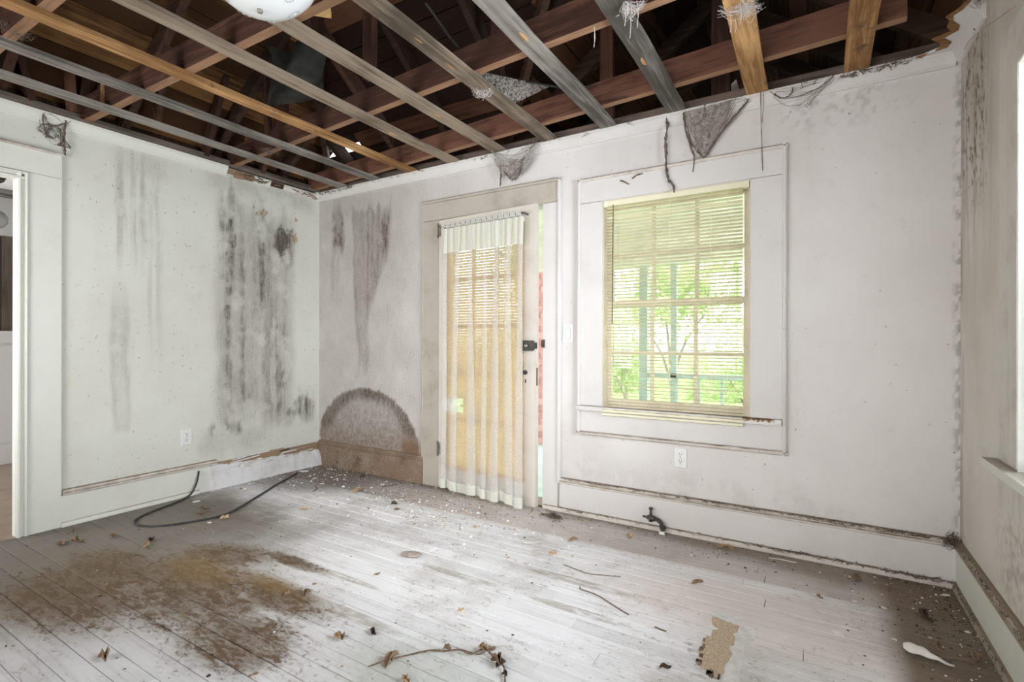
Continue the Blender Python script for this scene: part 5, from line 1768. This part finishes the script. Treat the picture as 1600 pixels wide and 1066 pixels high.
for (pts, r, mt, lab) in (
        ([(2.822, -.736), (2.90, -.752), (2.965, -.764), (3.04, -.74), (3.114, -.712)], .0020, 'twig', 'long reddish straw lying along the edge of the dust'),
        ([(2.985, -.905), (3.0, -.926), (3.04, -.93), (3.089, -.939), (3.18, -.985), (3.255, -1.021)], .0022, 'twig', 'bent brown twig with a hooked end on the white boards'),
        ([(3.37, -1.054), (3.395, -1.06), (3.416, -1.062)], .003, 'twig', 'short dark twig left of the linoleum remnant'),
        ([(2.50, -.60), (2.545, -.585), (2.58, -.545), (2.585, -.52)], .0016, 'chip', 'pale curved straw on the dust in front of the door jamb'),
        ([(4.30, -.72), (4.36, -.70), (4.42, -.705)], .002, 'twig', 'thin twig in the brown corner near the curled paint chip'),
        ([(.60, -.50), (.66, -.53), (.70, -.60)], .003, 'twig', 'dark twig in the debris beside the cable end'),
        ([(2.40, -.05), (2.44, -.12), (2.455, -.165)], .0028, 'twig', 'dark twig at the foot of the door jamb'),
        ([(3.70, -.11), (3.76, -.095), (3.83, -.10)], .0022, 'chip', 'pale curl of paint along the back baseboard'),
        ([(1.05, -.24), (1.07, -.20), (1.10, -.13)], .004, 'twig', 'dark stick in the dust near the brown baseboard')):
    MB().tube(spline([(x, y, r + .0005) for x, y in pts], 5), r, 5, .15).build('twig' if mt == 'twig' else 'straw', mt, None, label=lab, category='twig' if mt == 'twig' else 'straw')


def crumbs(name, mat, n, where, smin, smax, label):
    m = MB()
    for i in range(n):
        x, y = where()
        if not (.02 < x < L - .03 and YF + .05 < y < -.03):
            continue
        s = smin + (smax - smin) * random.random() ** 3
        k = random.choice((3, 4, 5))
        a0 = random.uniform(0, 6.28)
        e = random.uniform(.35, 1)
        b = len(m.v)
        rot = random.uniform(0, 6.28)
        c, q = math.cos(rot), math.sin(rot)
        for j in range(k):
            px, py = s * math.cos(a0 + j * 6.28 / k), s * e * math.sin(a0 + j * 6.28 / k)
            m.v.append((x + px * c - py * q, y + px * q + py * c, .0004))
        m.v.append((x + random.uniform(-.3, .3) * s, y + random.uniform(-.3, .3) * s, .0004 + s * random.uniform(.3, .8)))
        m.f += [(b + j, b + (j + 1) % k, b + k) for j in range(k)]
    return m.build(name, mat, None, kind='stuff', label=label, category='debris')


def along_back():
    return (random.uniform(.05, L), -abs(random.gauss(.03, .16)))


def corner_l():
    return (abs(random.gauss(.3, .55)), -abs(random.gauss(.15, .35)))


def front_door():
    return (random.gauss(1.75, .45), -abs(random.gauss(.42, .17)))


def anywhere():
    return (random.uniform(.05, L), random.uniform(-2.9, -.05))


def brown_patch():
    a, b = random.choice(((1.45, -1.85), (2.1, -1.95), (1.15, -2.2), (1.85, -1.68), (1.3, -1.6)))
    return (random.gauss(a, .25), random.gauss(b, .13))


def right_corner():
    return (L - abs(random.gauss(.05, .17)), -abs(random.gauss(.4, .45)))


pick = lambda *fs: (lambda: random.choice(fs)())
crumbs('plaster_crumbs', 'chip', 1500, pick(front_door, corner_l, along_back, front_door, anywhere, right_corner), .0012, .008, 'white plaster and paint crumbs strewn over the floor')
crumbs('leaf_litter', 'grit', 3000, pick(along_back, corner_l, front_door, anywhere, right_corner, right_corner, along_back), .0012, .009, 'brown leaf and dirt crumbs strewn over the floor')
crumbs('brown_flakes', 'leaf', 700, pick(brown_patch, corner_l, along_back), .002, .013, 'brown flakes on the worn floorboards')
crumbs('plaster_rubble', 'chip', 420, pick(front_door, front_door, corner_l), .003, .016, 'larger plaster bits scattered before the door and in the left corner')
crumbs('bark_litter', 'leaf_tan', 520, pick(front_door, corner_l, front_door, along_back), .002, .013, 'reddish tan litter scattered before the door and in the left corner')
# fluff and dirt caught on the mouldings
m = MB()
for i in range(420):
    x = random.uniform(2.46, L - .03)
    x = x if random.random() < .5 else L - abs(random.gauss(0, .6))
    if x < 2.46:
        continue
    top = random.random() < .55
    z, y = (.222, -.018) if top else (.031, -.026)
    z += random.uniform(-.002, .002)
    y -= random.uniform(0, .012)
    m.tube([(x, y, z), (x + random.gauss(0, .014), y - random.uniform(-.003, .010), z + random.uniform(-.012, .012)), (x + random.gauss(0, .02), y - random.uniform(-.002, .012), z + random.uniform(-.016, .006))], random.uniform(.0006, .0018), 3, .3, False)
m.build('moulding_dirt', 'web_dark', None, kind='stuff', label='dirt fluff caught along the back baseboard mouldings', category='debris')
m = MB()
for i in range(160):
    y = -abs(random.gauss(0, .6))
    top = random.random() < .6
    z, x = (.222, L - .018) if top else (.031, L - .026)
    x -= random.uniform(0, .012)
    m.tube([(x, y, z), (x - random.uniform(-.003, .010), y + random.gauss(0, .014), z + random.uniform(-.012, .012))], random.uniform(.0008, .002), 3, .3, False)
strands(m, [(L - .03, -.03, .215), (L - .05, -.03, .23), (L - .03, -.06, .22), (L - .02, -.02, .25), (L - .06, -.02, .21)], 40, .0012, .012, .01)
m.build('moulding_dirt', 'web_dark', None, kind='stuff', label='dirt fluff caught along the right baseboard mouldings', category='debris')
# torn dirty shreds hanging along the top of the back wall
m = MB()
for i in range(150):
    x = random.choice((random.uniform(.05, .5), random.uniform(.05, L - .1), random.uniform(4.0, 4.3)))
    y, z = -.040 - random.uniform(0, .006), 2.470 + random.uniform(-.012, .006)
    m.tube([(x, y, z), (x + random.gauss(0, .012), y - .004, z - random.uniform(.0, .02)), (x + random.gauss(0, .02), y - .002, z - random.uniform(.0, .03))], random.uniform(.0006, .0022), 3, .4, False)
m.build('crown_dirt', 'web_dark', None, kind='stuff', label='dirty shreds hanging along the top edge of the back wall', category='debris')

# ------------------------------------------------------------------ outside: porch and garden
MB().box(-2.4, 7.5, .11, 2.45, -.25, -.06).build('porch_floor', 'porch_wood', None, **S)
pcl = MB().box(.8, 5.0, .11, 2.25, 2.34, 2.36).build('porch_ceiling', 'porch_ceiling', None, **S)
MB().box(.9, 5.0, 2.20, 2.34, 1.93, 2.34).build('porch_beam', 'porch_ceiling', None, **S)
for x, w in ((2.345, .085), (2.655, .060), (4.6, .085)):
    MB().box(x - w / 2, x + w / 2, 2.27 - w / 2, 2.27 + w / 2, -.06, 1.93).build('porch_post', 'porch_wood', None, **S)
pr = empty('porch_railing', (3.4, 2.27, 0), label='green-grey porch rail seen through the window blind', category='railing')
MB().box(-1.03, 1.16, -.03, .03, .75, .80).build('top_rail', 'porch_wood', pr)
MB().box(-1.03, 1.16, -.02, .02, .10, .14).build('bottom_rail', 'porch_wood', pr)
for i in range(9):
    MB().box(-.72 + i * .22 - .015, -.72 + i * .22 + .015, -.015, .015, .14, .75).build('baluster', 'porch_wood', pr)
# painted brick pier at the end of the porch
bp = MB().box(.985, 1.385, 2.10, 2.40, -.06, 1.93).build('brick_pier', 'mortar', None, label='pink painted brick pier glimpsed through the door gap', category='pier')
bk = {}
for r_ in range(26):
    z0 = -.055 + r_ * .076
    off = 0 if r_ % 2 else -.10
    for face in ('front', 'side'):
        span = (.985, 1.385) if face == 'front' else (2.10, 2.40)
        x = span[0] + off
        while x < span[1]:
            a, b = max(x, span[0]), min(x + .19, span[1])
            if b - a > .03:
                kx = (face, round(b - a, 3))
                if kx not in bk:
                    bk[kx] = (MB().box(0, b - a, -.008, .004, 0, .064) if face == 'front' else MB().box(-.004, .008, 0, b - a, 0, .064)).mesh('brick', 'brick')
                put('brick', bk[kx], bp, (a + .004, 2.10, z0) if face == 'front' else (1.385, a + .004, z0))
            x += .202
MB().box(-30, 40, 2.45, 60, -.6, -.35).build('garden_ground', 'ground', None, **S)


def bush(name, c, R, n, leaf, mat, label, h0):
    o = empty(name, (c[0], c[1], -.36), label=label, category='tree' if name == 'tree' else 'bush', group='greenery beyond the porch')
    k = rng.integers(5, 9)
    cc = rng.normal(0, .45, (k, 3)) * np.array(R)
    cen = np.clip(cc[rng.integers(0, k, n)] + rng.normal(0, .33, (n, 3)) * np.array(R), -1.0 * np.array(R), 1.0 * np.array(R))
    cen[:, 2] = np.abs(cen[:, 2] + h0 + .36 - .1) + .1
    a, b = rng.normal(0, 1, (n, 3)), rng.normal(0, 1, (n, 3))
    a /= np.linalg.norm(a, axis=1, keepdims=True)
    b -= a * (a * b).sum(1, keepdims=True)
    b /= np.linalg.norm(b, axis=1, keepdims=True)
    s = leaf * rng.uniform(.6, 1.3, (n, 1))
    V = np.stack([cen - a * s, cen + b * s * .45, cen + a * s, cen - b * s * .45], 1).reshape(-1, 3)
    F = np.arange(4 * n).reshape(-1, 4)
    me = bpy.data.meshes.new('foliage')
    me.from_pydata(V.tolist(), [], F.tolist())
    me.materials.append(MT[mat])
    put('foliage', me, o, kind='stuff')
    m = MB()
    for q in cc[:4]:
        m.tube(spline([(0, 0, 0), (q[0] * .3, q[1] * .3, (h0 + q[2]) * .5), (q[0], q[1], max(.4, h0 + q[2]))], 4), [.028 * R[0] * (1 - .08 * i) for i in range(9)], 6)
    m.build('trunk', 'bark', o)
    return o


for args in (
        ('bush', (-2.1, 7.6), (1.05, .9, .9), 1500, .10, 'tree_leaf', 'bright green bush far left beyond the porch posts', .9),
        ('bush', (.35, 7.8), (1.10, .9, 1.0), 1700, .10, 'tree_leaf', 'bright green bush seen between the two porch posts', 1.0),
        ('bush', (2.8, 7.4), (1.05, .9, .8), 1500, .09, 'tree_leaf', 'low bright bush seen right of the porch posts', .8),
        ('bush', (5.3, 7.8), (1.1, .9, 1.0), 1400, .10, 'tree_leaf', 'bright green bush beyond the right end of the porch rail', 1.0),
        ('tree', (-4.6, 13.4), (2.0, 1.6, 1.6), 2200, .15, 'tree_leaf', 'tall pale green tree far beyond the porch, leftmost', 3.0),
        ('tree', (-.2, 14.0), (2.0, 1.6, 1.6), 2400, .15, 'tree_leaf', 'tall pale green tree far beyond the porch, in the middle', 2.8),
        ('tree', (4.2, 13.6), (2.0, 1.6, 1.6), 2200, .15, 'tree_leaf', 'tall pale green tree far beyond the porch, rightmost', 2.8),
        ('tree', (-.25, 4.8), (.55, .5, .9), 1500, .09, 'tree_leaf_dark', 'dark green tree glimpsed over the brick pier through the door gap', 2.5)):
    bush(*args)
